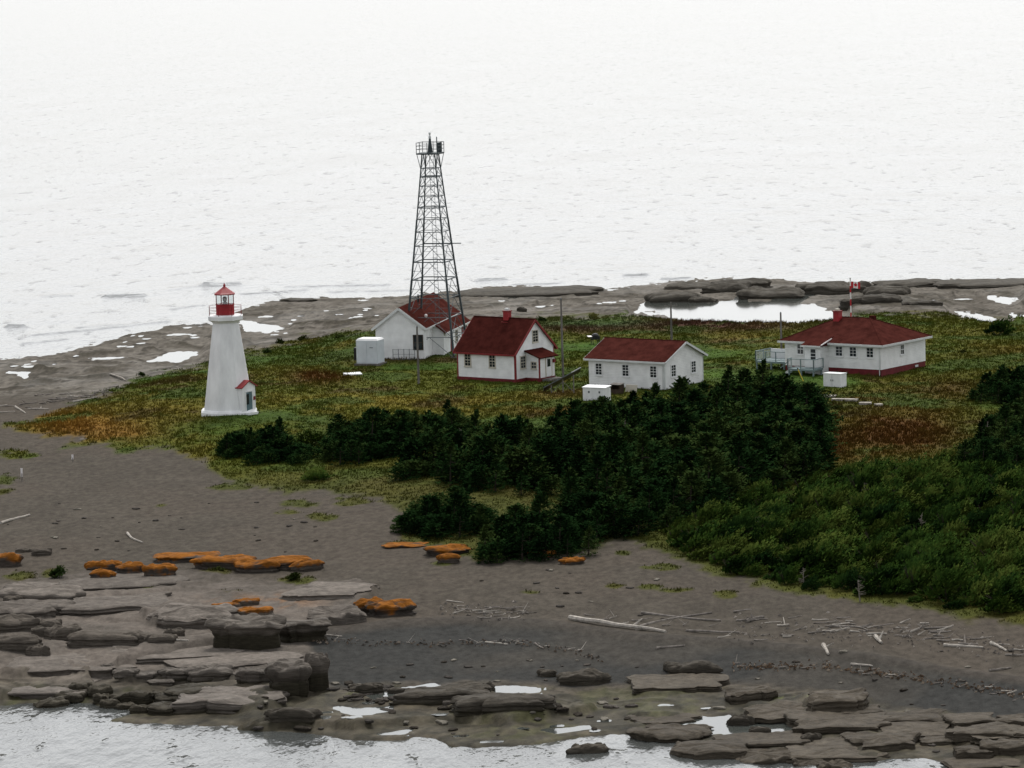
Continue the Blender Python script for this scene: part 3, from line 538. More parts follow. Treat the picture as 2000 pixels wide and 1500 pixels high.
# ------------------------------------------------------------------ lattice light tower
def lattice():
    x, y = P(853, 694, 3.0); z = tz(x, y)
    T = empty('lattice_tower', (x, y, z), math.radians(-16)); T.scale = (1, 1, 1.037); tag(T, 'tall grey steel lattice tower with railed top platform beside the houses', 'tower')
    def hs(h): return 2.9 + (.74 - 2.9) * min(h / 21.6, 1) ** .93      # half side
    cor = [(-1, -1), (1, -1), (1, 1), (-1, 1)]
    lv = [0, 2.2, 4.3, 6.35, 8.3, 10.2, 11.9, 13.4, 14.75, 16.0, 17.2, 18.3, 19.3, 20.2, 21.7]
    for sx_, sy_ in cor:
        m = MB(); m2 = MB()
        for a, b_ in zip(lv[:-1], lv[1:]):
            w = .20 if a < 8 else (.16 if a < 14 else .12)
            m.bar((sx_ * hs(a), sy_ * hs(a), a - .3 if a == 0 else a), (sx_ * hs(b_), sy_ * hs(b_), b_), w)
        m.build('leg', 'darksteel', T)
    MB_pad = [MB().box(sx_ * hs(0) - .4, sx_ * hs(0) + .4, sy_ * hs(0) - .4, sy_ * hs(0) + .4, -.4, .12).build('footing', 'stone', T) for sx_, sy_ in cor]
    for k in range(4):
        a0 = cor[k]; a1 = cor[(k + 1) % 4]
        for q, h in enumerate(lv[1:]):
            r = hs(h); w = .11 if q in (3, 4, 8, 11) else .07
            MB().bar((a0[0] * r, a0[1] * r, h), (a1[0] * r, a1[1] * r, h), w).build('strut', 'steel', T)
        for h0, h1 in zip(lv[:-1], lv[1:]):
            r0, r1 = hs(h0), hs(h1); mid = (h0 + h1) / 2; rm = hs(mid)
            pm = Vector(((a0[0] + a1[0]) / 2 * r1, (a0[1] + a1[1]) / 2 * r1, h1))
            MB().bar((a0[0] * r0, a0[1] * r0, h0), pm, .05).build('brace', 'steel', T)
            MB().bar((a1[0] * r0, a1[1] * r0, h0), pm, .05).build('brace', 'steel', T)
            if h0 > 4 and h0 < 17:
                for s_, e in ((a0, a1), (a1, a0)):
                    c1 = Vector((s_[0] * rm, s_[1] * rm, mid)); c0 = (Vector((s_[0] * r0, s_[1] * r0, h0)) + pm) / 2
                    MB().bar(c1, c0, .035).build('brace', 'steel', T)
    m = MB()
    for sx_ in (-.22, .22): m.bar((sx_, .9, .2), (sx_, .35, 21.7), .04)
    for i in range(60): hh = .5 + i * .355; yy = .9 - .55 * hh / 21.7; m.bar((-.22, yy, hh), (.22, yy, hh), .03)
    m.build('ladder', 'steel', T)
    MB().bar((-hs(11.9), hs(11.9), 11.95), (hs(11.9) + 1.1, hs(11.9), 11.95), .16, .1).build('outrigger', 'steel', T)
    MB().box(-1.27, 1.27, -1.22, 1.22, 21.7, 21.86).build('platform', 'darksteel', T)
    for sx_, sy_ in cor:
        MB().bar((sx_ * hs(20.2), sy_ * hs(20.2), 20.0), (sx_ * 1.2, sy_ * 1.15, 21.7), .06).build('bracket', 'steel', T)
    ring = [(-1.24, -1.19), (0, -1.19), (1.24, -1.19), (1.24, 0), (1.24, 1.19), (0, 1.19), (-1.24, 1.19), (-1.24, 0)]
    for i, a in enumerate(ring):
        c = ring[(i + 1) % 8]
        MB().bar((*a, 21.86), (*a, 22.98), .06).build('railing_post', 'darksteel', T)
        for hz in (22.25, 22.62, 22.96): MB().bar((*a, hz), (*c, hz), .045).build('railing_bar', 'darksteel', T)
    MB().lathe([(.32, 21.86), (.14, 23.2), (.14, 23.35)], 8).build('beacon_mast', 'darksteel', T)
    MB().lathe([(.15, 23.35), (.15, 23.62), (.08, 23.66), (.08, 23.78), (.13, 23.82), (.13, 24.0), (.03, 24.06)], 10).build('beacon', 'greytrim', T)
    MB().box(.6, 1.1, .45, .95, 21.86, 22.9).build('equipment_box', 'darksteel', T)
    MB().tube((.55, .8, 21.86), (.55, .8, 23.5), .06, n=6).build('vent_pipe', 'steel', T)
    # fenced foot
lattice()

# ------------------------------------------------------------------ houses
def solve(c, th, lx, rx, z):
    x, y = P(*c, z); t = math.radians(th); o = []
    for dx, dy, tx in ((-math.cos(t), math.sin(t), lx), (math.sin(t), math.cos(t), rx)):
        lo, hi = 0, 60
        for _ in range(40):
            m = (lo + hi) / 2; u = float(proj(x + dx * m, y + dy * m, z)[0])
            if abs(u - c[0]) < abs(tx - c[0]): lo = m
            else: hi = m
        o.append(lo)
    L, W = o
    return (x - math.cos(t) * L, y + math.sin(t) * L), L, W
def gable(parent, L, W, h0, h1, hr, wallmat, roofmat, trimmat, ov=.35, ovg=.3, x0=0):
    w = MB(); k = [(x0, 0), (L, 0), (L, W), (x0, W)]
    w.poly([(x0, 0, h0), (L, 0, h0), (L, 0, h1), (x0, 0, h1)]); w.poly([(L, W, h0), (x0, W, h0), (x0, W, h1), (L, W, h1)])
    w.poly([(L, 0, h0), (L, W, h0), (L, W, h1), (L, W / 2, hr), (L, 0, h1)]); w.poly([(x0, W, h0), (x0, 0, h0), (x0, 0, h1), (x0, W / 2, hr), (x0, W, h1)])
    w.build('wall', wallmat, parent)
    sl = (hr - h1) / (W / 2); e = .10
    a, b_ = x0 - ovg, L + ovg; ze = h1 - sl * ov + e; zr = hr + e + .02
    r1 = MB().slab([(a, -ov, ze), (b_, -ov, ze), (b_, W / 2, zr), (a, W / 2, zr)], .12).build('roof', roofmat, parent)
    r2 = MB().slab([(b_, W + ov, ze), (a, W + ov, ze), (a, W / 2, zr), (b_, W / 2, zr)], .12).build('roof', roofmat, parent)
    MB().tube((a, W / 2, zr), (b_, W / 2, zr), .06, n=6).build('ridge_cap', roofmat, parent)
    for s_, yy in ((-1, -ov), (1, W + ov)):
        MB().box(a + .02, b_ - .02, yy - .05 if s_ < 0 else yy + .002, yy - .002 if s_ < 0 else yy + .05, ze - .22, ze - .03).build('fascia', trimmat, parent)
    for xx in (a, b_):
        for y0 in (-ov, W + ov):
            d = .015 if xx > L else -.015
            MB().bar((xx + d, y0, ze - .14), (xx + d, W / 2, zr - .14), .05, .22).build('rake_board', trimmat, parent)
    return r1
def corner_board(parent, x, y, h0, h1, mat, w=.12):
    MB().box(x - w, x + .02, y - .02, y + w, h0, h1).build('corner_board', mat, parent)

def house_b():       # red-trimmed house with a porch on its gable
    (x, y), L, W = solve((1007.7, 748), 37, 893.6, 1083.5, 3.0); z = tz(x + 3, y)
    Hs = empty('red_roofed_house', (x, y, 2.95), math.radians(-37)); tag(Hs, 'white house with steep dark red roof, red corner trim and gable porch', 'house')
    MB().box(-.04, L + .04, -.04, W + .04, -.6, .42).build('foundation', 'foundation', Hs)
    h1, hr = 3.3, 6.35
    r = gable(Hs, L, W, .42, h1, hr, 'white', 'shingle', 'redtrim', .35, .22)
    corner_board(Hs, L, 0, .42, h1 - .1, 'redtrim', .16); corner_board(Hs, .16, 0, .42, h1 - .1, 'redtrim', .14)
    MB().box(L - .12, L + .02, W - .14, W + .02, .42, h1).build('corner_board', 'redtrim', Hs)
    Fw = Wall((0, 0, 0), (1, 0, 0), (0, -1, 0)); Rw = Wall((L, 0, 0), (0, 1, 0), (1, 0, 0))
    for fr in (.19, .61): window(Hs, Fw, L * fr, 1.62, .72, 1.2, 2, 4, 'trim')
    window(Hs, Rw, W * .19, 1.5, .8, 1.2, 2, 4, 'trim'); window(Hs, Rw, W * .52, 4.05, .85, 1.15, 2, 4, 'trim')
    c = MB().box(L * .55 - .32, L * .55 + .32, W / 2 - .3, W / 2 + .3, hr - .7, hr + .75); ch = c.build('chimney', 'red', Hs)
    MB().box(L * .55 - .38, L * .55 + .38, W / 2 - .36, W / 2 + .36, hr + .75, hr + .88).build('chimney_cap', 'redtrim', ch)
    MB().box(L * .55 - .2, L * .55 + .2, W / 2 - .2, W / 2 + .2, hr + .88, hr + 1.12).build('flue', 'greytrim', ch)
    MB().box(L * .55 - .42, L * .55 + .42, W / 2 - .52, W / 2 - .303, hr - .85, hr - .28).build('flashing', 'redtrim', ch)
    # porch
    y0, y1, x1 = W * .27, W * .66, L + 1.75
    p = MB(); p.box(L, x1, y0, y1, .42, 2.65); pw = p.build('porch', 'white', Hs)
    MB().box(L, x1 + .03, y0 - .03, y1 + .03, -.6, .42).build('porch_foundation', 'foundation', pw)
    MB().slab([(L - .01, y0 - .3, 3.32), (x1 + .35, y0 - .3, 2.6), (x1 + .35, y1 + .3, 2.6), (L - .01, y1 + .3, 3.32)], .12).build('porch_roof', 'shingle', pw)
    MB().hexa([(L, y0 - .001, 2.6), (x1, y0 - .001, 2.6), (x1, y0 + .1, 2.6), (L, y0 + .1, 2.6), (L, y0 - .001, 3.2), (x1, y0 - .001, 2.62), (x1, y0 + .1, 2.62), (L, y0 + .1, 3.2)]).build('porch_gable', 'white', pw)
    MB().box(x1 - .1, x1 + .025, y0 - .025, y0 + .12, .42, 2.6).build('corner_board', 'redtrim', pw)
    Pl = Wall((L, y0, 0), (1, 0, 0), (0, -1, 0)); Pr = Wall((x1, y0, 0), (0, 1, 0), (1, 0, 0)); d = y1 - y0
    window(pw, Pl, 1.05, 1.45, .6, .62, 2, 2, 'trim')
    q = MB(); Pr.box(q, d * .42, d * .42 + .95, .001, .05, .5, 2.5); dr = q.build('door', 'white_paint', pw)
    q = MB(); Pr.box(q, d * .42 + .2, d * .42 + .75, .051, .07, 1.5, 2.3); q.build('door_pane', 'glass', dr)
    q = MB(); Pr.box(q, d * .42 - .1, d * .42, 0, .07, .42, 2.58); Pr.box(q, d * .42 + .95, d * .42 + 1.05, 0, .07, .42, 2.58); q.build('door_frame', 'trim', dr)
    q = MB(); Pr.box(q, d * .86, d * .86 + .3, 0, .22, 1.85, 2.2); q.build('lantern', 'redtrim', pw)
    q = MB(); q.box(x1 + .03, x1 + 1.1, y0 + .4, y1, -.5, .3); q.build('doorstep', 'wood', Hs)
house_b()

def house_c():       # low white shed house with pale trim
    (x, y), L, W = solve((1299, 762), 36, 1151, 1374, 3.0)
    Hs = empty('white_cottage', (x, y, 2.95), math.radians(-36)); tag(Hs, 'plain white cottage with low red roof behind the spruce thicket', 'cottage')
    MB().box(.03, L - .03, .03, W - .03, -.7, .22).build('foundation', 'stone', Hs)
    gable(Hs, L, W, .1, 3.05, 4.62, 'white', 'shingle2', 'greytrim', .38, .36)
    corner_board(Hs, L, 0, .1, 2.95, 'greytrim', .12); MB().box(L - .12, L + .02, W - .12, W + .02, .1, 3.0).build('corner_board', 'greytrim', Hs)
    Fw = Wall((0, 0, 0), (1, 0, 0), (0, -1, 0)); Rw = Wall((L, 0, 0), (0, 1, 0), (1, 0, 0))
    for fr in (.135, .49, .855): window(Hs, Fw, L * fr, 1.32, .74, 1.12, 2, 4)
    for fr in (.22, .74): window(Hs, Rw, W * fr, 1.32, .78, 1.12, 2, 4)
    q = MB().tube((L - .2, -.07, .1), (L - .2, -.07, 3.0), .05, n=6); q.build('downpipe', 'greytrim', Hs)
house_c()

def house_d():       # bungalow with hip roof
    (x, y), L, W = solve((1721.4, 735), 37, 1534.5, 1807.5, 3.0)
    Hs = empty('hip_roofed_bungalow', (x, y, 2.95), math.radians(-37)); tag(Hs, 'white bungalow with brownish red hip roof, red foundation and two decks', 'bungalow')
    MB().box(-.0, L, -.0, W, -.7, .72).build('foundation', 'foundation', Hs)
    h0, h1 = .72, 3.45
    w = MB(); w.box(-.02, L + .02, -.02, W + .02, h0, h1); w.build('wall', 'white', Hs)
    o = .55; hr = 5.55; e = h1 - .12; ra, rb = L * .36, L * .66
    A = [(-o, -o, e), (L + o, -o, e), (L + o, W + o, e), (-o, W + o, e)]; R1 = (ra, W / 2, hr); R2 = (rb, W / 2, hr)
    m = MB(); m.poly([A[0], A[1], R2, R1]); m.poly([A[1], A[2], R2]); m.poly([A[2], A[3], R1, R2]); m.poly([A[3], A[0], R1]); m.poly(A[::-1])
    rf = m.build('roof', 'shingle2', Hs)
    for a, b_ in ((R1, R2), (A[1], R2), (A[0], R1), (A[2], R2)): MB().tube(a, b_, .07, n=5).build('ridge_cap', 'shingle2', rf)
    MB().box(-o - .04, L + o + .04, -o - .04, -o - .002, e - .2, e + .02).build('fascia', 'greytrim', Hs); MB().box(L + o + .002, L + o + .04, -o - .04, W + o + .04, e - .2, e + .02).build('fascia', 'greytrim', Hs)
    MB().box(-o - .04, -o - .002, -o, W + o, e - .2, e + .02).build('fascia', 'greytrim', Hs)
    c = MB().box(ra - .45, ra + .25, W / 2 - .9, W / 2 - .2, 4.2, 6.15).build('chimney', 'red', Hs); MB().box(ra - .5, ra + .3, W / 2 - .95, W / 2 - .15, 6.15, 6.27).build('chimney_cap', 'redtrim', c)
    MB().box(ra - .3, ra + .1, W / 2 - .75, W / 2 - .35, 6.27, 6.45).build('flue', 'trim', c)
    MB().box(rb - .25, rb + .35, W / 2 + .25, W / 2 + .75, 5.0, 5.75).build('roof_vent', 'shingle', Hs)
    # entrance bay in front
    b0, b1, bd = L * .29, L * .455, 1.55
    bay = MB().box(b0, b1, -bd, -.021, .1, h1 - .2).build('entrance_bay', 'white', Hs)
    MB().hexa([(b0 - .25, -bd - .4, 3.05), (b1 + .25, -bd - .4, 3.05), (b1 + .25, .2, 3.05), (b0 - .25, .2, 3.05), (b0 - .25, -bd - .4, 3.16), (b1 + .25, -bd - .4, 3.16), (b1 + .25, .9, 3.98), (b0 - .25, .9, 3.98)]).build('bay_roof', 'shingle2', bay)
    MB().box(b0 - .27, b1 + .27, -bd - .45, -bd - .402, 2.98, 3.15).build('bay_fascia', 'greytrim', bay)
    MB().bar((b1 + .27, -bd - .3, 3.2), (b1 + .27, .3, 3.72), .06, .1).build('flashing', 'flagwhite', bay)
    Fw = Wall((0, -.02, 0), (1, 0, 0), (0, -1, 0)); Rw = Wall((L + .02, 0, 0), (0, 1, 0), (1, 0, 0)); Bw = Wall((b0, -bd, 0), (1, 0, 0), (0, -1, 0))
    window(Hs, Fw, L * .165, 2.0, .72, 1.0, 2, 2)
    for fr in (.57, .715, .89): window(Hs, Fw, L * fr, 2.0, .78, .95, 2, 3)
    window(Hs, Rw, W * .47, 1.95, .62, .95, 2, 2)
    q = MB(); d = (b1 - b0) * .55; Bw.box(q, d - .42, d + .42, .001, .04, .95, 2.9); dr = q.build('door', 'white_paint', bay)
    q = MB(); Bw.box(q, d - .3, d + .3, .041, .055, 1.6, 2.75); q.build('door_pane', 'glass', dr)
    q = MB(); 
    for zz in (1.95, 2.3): Bw.box(q, d - .3, d + .3, .056, .066, zz, zz + .05)
    q.build('muntin', 'white_paint', dr)
    q = MB(); Rw.box(q, W * .76, W * .76 + .6, .0, .03, .28, .5); q.build('vent', 'greytrim', Hs)
    MB().tube((L - .15, -.09, -.2), (L - .15, -.09, e - .1), .05, n=6).build('downpipe', 'greytrim', Hs)
    # front deck and its stair
    def deck(x0, x1, y0, y1, zf, posts, rails):
        dk = MB().box(x0, x1, y0, y1, zf - .2, zf).build('deck', 'teal', Hs)
        for px_, py_ in posts: MB().box(px_ - .07, px_ + .07, py_ - .07, py_ + .07, -.6, zf - .2).build('deck_post', 'teal', dk)
        for a, b_ in rails:
            a = Vector(a); b_ = Vector(b_); n = max(1, round((b_ - a).length / 1.4))
            for i in range(n + 1):
                q = a + (b_ - a) * i / n; MB().box(q.x - .045, q.x + .045, q.y - .045, q.y + .045, zf, zf + 1.0).build('railing_post', 'teal', dk)
            MB().bar((a.x, a.y, zf + 1.02), (b_.x, b_.y, zf + 1.02), .1, .06).build('railing_bar', 'teal', dk)
            MB().bar((a.x, a.y, zf + .12), (b_.x, b_.y, zf + .12), .05, .06).build('railing_bar', 'teal', dk)
            n2 = int((b_ - a).length / .16)
            mm = MB()
            for i in range(1, n2): q = a + (b_ - a) * i / n2; mm.box(q.x - .012, q.x + .012, q.y - .012, q.y + .012, zf + .14, zf + 1.0)
            mm.build('balusters', 'greytrim', dk)
        return dk
    x0, x1, y0, y1 = b0 - .9, b1 + .35, -bd - 1.9, -bd - .06
    dk = deck(x0, x1, y0, y1, .85, [(x0 + .1, y0 + .1), (x1 - .1, y0 + .1), ((x0 + x1) / 2, y0 + .1), (x1 - .1, y1 - .2)], [((x0, y0, 0), (x1, y0, 0)), ((x1, y0, 0), (x1, y1, 0)), ((x0, y0, 0), (x0, y0 + .7, 0))])
    for i in range(4): MB().box(x0 - .3 * (i + 1), x0 - .3 * i, y0 + .75, y1, .85 - .21 * (i + 1) - .05, .85 - .21 * (i + 1)).build('stair_tread', 'teal', dk)
    MB().bar((x0, y0 + .72, 1.75), (x0 - 1.4, y0 + .72, .75), .08).build('stair_rail', 'teal', dk)
    MB().bar((x0, y0 + .74, .75), (x0 - 1.4, y0 + .74, -.15), .06, .2).build('stair_stringer', 'greytrim', dk)
    x0, x1, y0, y1 = -3.9, -.06, .2, 3.2
    d2 = deck(x0, x1, y0, y1, 1.0, [(x0 + .1, y0 + .1), (x0 + 1.9, y0 + .1), (x1 - .3, y0 + .1), (x0 + .1, y1 - .1)], [((x0, y0, 0), (x1, y0, 0)), ((x0, y0, 0), (x0, y1, 0))])
    MB().box(x0 + .05, x1, y1 - .1, y1 + .02, 1.0, 2.0).build('screen_panel', 'white_paint', d2); MB().box(x0 + 2.2, x1, y1 + .03, y1 + .12, 1.0, 2.3).build('screen_panel', 'white_paint', d2)
    return x, y
house_d()

def house_a():       # long building behind the lattice tower
    th = 76; t = math.radians(th); ax = Vector((math.sin(t - math.pi / 2 + math.pi / 2) * 0, 0, 0))
    x, y = P(752, 702, 3.0); a = math.radians(-12)         # local +x along the gable front, +y away from the viewer
    Hs = empty('long_white_building', (x - .95, y, 2.95), a); tag(Hs, 'long white red-roofed building standing behind the lattice tower', 'building')
    W, L = 5.5, 17.0; h1, hr = 3.7, 5.75
    MB().box(.03, W - .03, .03, L - .03, -.6, .22).build('foundation', 'stone', Hs)
    w = MB(); w.poly([(0, 0, .1), (W, 0, .1), (W, 0, h1), (W / 2, 0, hr), (0, 0, h1)]); w.poly([(W, L, .1), (0, L, .1), (0, L, h1), (W / 2, L, hr), (W, L, h1)])
    w.poly([(W, 0, .1), (W, L, .1), (W, L, h1), (W, 0, h1)]); w.poly([(0, L, .1), (0, 0, .1), (0, 0, h1), (0, L, h1)]); w.build('wall', 'white', Hs)
    sl = (hr - h1) / (W / 2); ov = .35; ze = h1 - sl * ov + .1; zr = hr + .12
    MB().slab([(-ov, -.35, ze), (W / 2, -.35, zr), (W / 2, L + .3, zr), (-ov, L + .3, ze)], .12).build('roof', 'shingle', Hs)
    rr = MB().slab([(W / 2, -.35, zr), (W + ov, -.35, ze), (W + ov, L + .3, ze), (W / 2, L + .3, zr)], .12).build('roof', 'shingle2', Hs)
    for xa in (-ov, W + ov): MB().bar((xa, -.37, ze - .14), (W / 2, -.37, zr - .14), .05, .26).build('rake_board', 'greytrim', Hs)
    MB().box(W + ov + .002, W + ov + .05, -.3, L + .3, ze - .2, ze - .02).build('fascia', 'greytrim', Hs); MB().box(-ov - .05, -ov - .002, -.3, L + .3, ze - .2, ze - .02).build('fascia', 'greytrim', Hs)
    # lean-to along the right side, starting behind the front
    e0 = 4.2; ew = 1.3; xe = W + ew
    q = MB(); q.hexa([(W, e0, -.3), (xe, e0, -.3), (xe, L - .2, -.3), (W, L - .2, -.3), (W, e0, ze), (xe, e0, ze - sl * ew + .05), (xe, L - .2, ze - sl * ew + .05), (W, L - .2, ze)]); lt = q.build('lean_to_wall', 'white', Hs)
    z2 = ze - sl * (ew) + .02
    MB().slab([(W + .2, e0 - .25, ze + .07), (xe + .3, e0 - .25, z2 - .05), (xe + .3, L, z2 - .05), (W + .2, L, ze + .07)], .1).build('lean_to_roof', 'shingle2', Hs)
    MB().box(xe + .302, xe + .35, e0 - .25, L, z2 - .24, z2 - .06).build('fascia', 'greytrim', Hs)
    Rw = Wall((xe, e0, 0), (0, 1, 0), (1, 0, 0)); Fw = Wall((0, 0, 0), (1, 0, 0), (0, -1, 0)); n = L - .2 - e0
    for fr, ww in ((.26, .8), (.72, 1.5)):
        q = MB(); Rw.box(q, n * fr, n * fr + ww, .001, .06, .05, 2.2); q.build('door', 'redtrim', Hs)
    for fr in (.5, .9): window(Hs, Rw, n * fr, .9, .9, 1.25, 2, 4, 'trim')
    q = MB(); Fw.box(q, W - 1.15, W - .2, .001, .03, 1.2, 2.7); wd = q.build('window', 'glass', Hs)
    q = MB(); Fw.box(q, W - 1.25, W - 1.15, 0, .07, 1.1, 2.8); Fw.box(q, W - .2, W - .1, 0, .07, 1.1, 2.8); Fw.box(q, W - 1.15, W - .2, 0, .068, 2.7, 2.8); Fw.box(q, W - 1.15, W - .2, 0, .068, 1.1, 1.2); q.build('frame', 'brown', wd)
    q = MB(); Fw.box(q, W - 1.15, W - .2, .031, .05, 1.9, 1.98); q.build('muntin', 'brown', wd)
    MB().tube((W / 2 + .3, 8.2, hr - .2), (W / 2 + .3, 8.2, hr + .75), .1, n=8).build('vent_pipe', 'black', Hs)
    MB().lathe([(.06, 4.3), (.18, 4.45), (.18, 4.6), (.05, 4.7)], 8).build('roof_lamp', 'flagwhite', Hs).location = (W - .4, 3.0, .1)
    # wire fence by the front
    fx, fy = P(768, 705, 3.0); fz = tz(fx, fy)
    Fe = empty('wire_fence', (fx, fy, fz), a); tag(Fe, 'low grey mesh fence at the foot of the lattice tower', 'fence')
    for i in range(5): MB().tube((i * .62, 0, -.2), (i * .62, 0, 1.25), .035, n=6).build('fence_post', 'steel', Fe)
    for hz in (.1, .65, 1.2): MB().tube((0, 0, hz), (2.48, 0, hz), .016, n=5).build('fence_rail', 'steel', Fe)
    mm = MB()
    for i in range(1, 32): mm.bar((i * .0775, 0, .1), (i * .0775, 0, 1.2), .008)
    mm.build('mesh', 'steel', Fe)
house_a()

# ------------------------------------------------------------------ yard objects
def put(name, px, py, label, cat, rz=0, group=None):
    x, y = G(px, py); o = empty(name, (x, y, tz(x, y)), rz); tag(o, label, cat, group); return o
def yard():
    c = put('storage_container', 724, 712, 'pale grey metal storage container on a timber base left of the building', 'container', math.radians(-20))
    MB().box(-1.25, 1.25, -1.0, 1.0, .22, 2.75).build('body', 'blue', c); MB().hexa([(-1.28, -1.03, 2.75), (1.28, -1.03, 2.75), (1.28, 1.03, 2.75), (-1.28, 1.03, 2.75), (-1.1, -.85, 2.95), (1.1, -.85, 2.95), (1.1, .85, 2.95), (-1.1, .85, 2.95)]).build('roof', 'white_paint', c)
    for a, b_ in ((-1.18, -.03), (.03, 1.18)): MB().box(a, b_, -1.04, -1.001, .35, 2.6).build('door', 'blue', c)
    MB().box(.35, .75, -1.08, -1.041, 1.95, 2.02).build('handle', 'steel', c); MB().box(-1.5, 1.5, -1.1, 1.1, -.3, .2).build('timber_base', 'wood', c)
    MB().box(-1.75, -1.255, -.5, .6, .5, 1.9).build('side_unit', 'black', c)
    s = put('concrete_slab', 688, 731, 'pale concrete slab lying in the grass before the container', 'slab', .2)
    MB().hexa([(-1, -.8, -.2), (1, -.9, -.2), (1.1, .9, -.2), (-.9, .8, -.2), (-.95, -.75, .12), (.95, -.85, .1), (1.0, .85, .13), (-.85, .75, .12)]).build('slab_top', 'concrete_white', s)
    # solar rack
    r = put('solar_panel_rack', 1098, 768, 'dark tilted solar panel rack on white posts beside the porch', 'solar panels', 0)
    for sx_ in (-1.1, .1, 1.2):
        MB().box(sx_ - .06, sx_ + .06, -.06, .06, -.3, 1.35 + sx_ * .45).build('post', 'wood', r)
    MB().slab([(-1.9, 1.2, .05), (-1.9, 0, .62), (1.95, 0, 2.55), (1.95, 1.2, 2.0)][::-1], .06).build('panel', 'solar', r)
    MB().bar((-1.9, -.03, .62), (1.95, -.03, 2.55), .05, .08).build('panel_edge', 'steel', r); MB().bar((1.0, -.06, 2.12), (2.0, -.06, 2.62), .05, .08).build('panel_edge', 'greytrim', r)
    MB().bar((-1.1, 0, .1), (.1, 0, 1.2), .06).build('brace', 'wood', r); MB().bar((1.2, 0, .1), (.1, 0, 1.2), .06).build('brace', 'wood', r)
    b = put('white_chest', 1166, 781, 'white wooden storage chest at the front corner of the plain cottage', 'chest', math.radians(-30))
    MB().box(-1.3, 1.3, -.55, .55, -.1, 1.25).build('body', 'white_paint', b); MB().slab([(-1.36, -.62, 1.33), (1.36, -.62, 1.33), (1.36, .62, 1.45), (-1.36, .62, 1.45)], .07).build('lid', 'white_paint', b)
    for k in (-.6, .6): MB().box(k - .08, k + .08, -.58, -.551, .75, .95).build('latch', 'steel', b)
    b = put('dark_bin', 1206, 769, 'dark brown open wooden bin beside the white storage chest', 'bin', math.radians(-30))
    q = MB(); q.box(-.55, -.47, -.45, .45, -.1, .95); q.box(.47, .55, -.45, .45, -.1, .95); q.box(-.47, .47, .37, .45, -.1, .95); q.box(-.47, .47, -.45, -.37, -.1, .5); q.build('body', 'brown', b)
    MB().slab([(-.6, -.5, 1.0), (.6, -.5, 1.0), (.6, .5, 1.08), (-.6, .5, 1.08)], .06).build('lid', 'wood', b)
    b = put('plywood_sheet', 1232, 766, 'low beige board leaning on the cottage front wall', 'board', math.radians(-36))
    MB().hexa([(-.7, -.05, -.1), (.7, -.05, -.1), (.7, 0, -.1), (-.7, 0, -.1), (-.7, .2, .75), (.7, .2, .75), (.7, .25, .75), (-.7, .25, .75)]).build('sheet', 'trim', b)
    b = put('utility_chest', 1631, 754, 'white metal utility chest in front of the bungalow deck', 'chest', math.radians(-38))
    MB().box(-1.05, 1.05, -.55, .55, -.1, 1.28).build('body', 'white_paint', b); MB().slab([(-1.1, -.6, 1.36), (1.1, -.6, 1.36), (1.1, .6, 1.36), (-1.1, .6, 1.36)], .08).build('lid', 'greytrim', b)
    MB().box(-.01, .01, -.56, -.551, 0, 1.2).build('door_seam', 'steel', b)
    for sy_ in (-.12, .12): MB().box(sy_ - .03, sy_ + .03, -.585, -.551, .55, .75).build('handle', 'steel', b)
    b = put('yellow_pole', 1569, 745, 'yellow pole leaning against the bungalow front deck', 'pole', 0)
    MB().tube((0, 0, 0), (-.5, .5, 1.25), .045, n=8).build('shaft', 'yellow', b); MB().tube((-.48, .48, 1.2), (-.54, .54, 1.35), .06, n=8).build('grip', 'black', b)
    b = put('barbecue', 1163, 672, 'black barbecue with shiny lid on the lawn beyond the cottage', 'barbecue', .4)
    MB().box(-.45, .45, -.3, .3, .55, .9).build('firebox', 'black', b); MB().lathe([(.42, .9), (.4, 1.05), (.25, 1.2), (.05, 1.25)], 10).build('lid', 'black', b)
    for sx_ in (-.4, .4):
        for sy_ in (-.25, .25): MB().box(sx_ - .03, sx_ + .03, sy_ - .03, sy_ + .03, -.05, .55).build('leg', 'black', b)
    MB().slab([(-.95, -.25, .9), (-.47, -.25, .9), (-.47, .25, 1.0), (-.95, .25, 1.0)], .03).build('side_shelf', 'flagwhite', b)
    # path planks in the grass before the bungalow
    for i, (px, py, ln, rz) in enumerate(((1578, 768, 2.4, -.42), (1612, 776, 2.2, -.34), (1650, 783, 2.6, -.38), (1690, 790, 1.2, -.2), (1716, 793, .7, .3))):
        x, y = G(px, py); m_ = MB().box(-ln / 2, ln / 2, -.35, .35, -.1, .1)
        o = m_.build('plank', 'drift', None); o.location = (x, y, tz(x, y) + .12); o.rotation_euler = (0, 0, rz)
        tag(o, ('first', 'second', 'third', 'fourth', 'last and smallest')[i] + ' pale plank of the path in the grass, counted from the deck', 'plank', 'planks of the path before the bungalow')
    # utility poles
    for px, py, pt, arm, lab in ((1100, 742, 583, 0, 'bare grey utility pole behind the solar panel rack'), (1312, 672, 590, 1, 'utility pole with crossarm behind the plain cottage'), (1527, 716, 612, 0, 'slim grey pole at the left deck of the bungalow'), (818, 752, 640, 0, 'slim pale pole standing before the lattice tower')):
        x, y = P(px, py, 3.0); z = tz(x, y); h = (py - pt) / ppm(y)
        o = empty('utility_pole', (x, y, z)); tag(o, lab, 'pole', 'poles of the light station')
        MB().tube((0, 0, -.5), (0, 0, h), .13, .09, 8).build('shaft', 'wood', o)
        if arm:
            MB().bar((-.75, 0, h - .45), (.75, 0, h - .4), .1, .12).build('crossarm', 'wood', o)
            for k in (-.6, 0, .6): MB().tube((k, 0, h - .36), (k, 0, h - .2), .04, n=6).build('insulator', 'stone', o)
        else: MB().tube((0, 0, h), (0, 0, h + .12), .1, .05, 8).build('cap', 'steel', o)
    # flagpole behind the bungalow
    x, y = P(1663, 664, 3.0); z = tz(x, y); h = (664 - 547) / ppm(y)
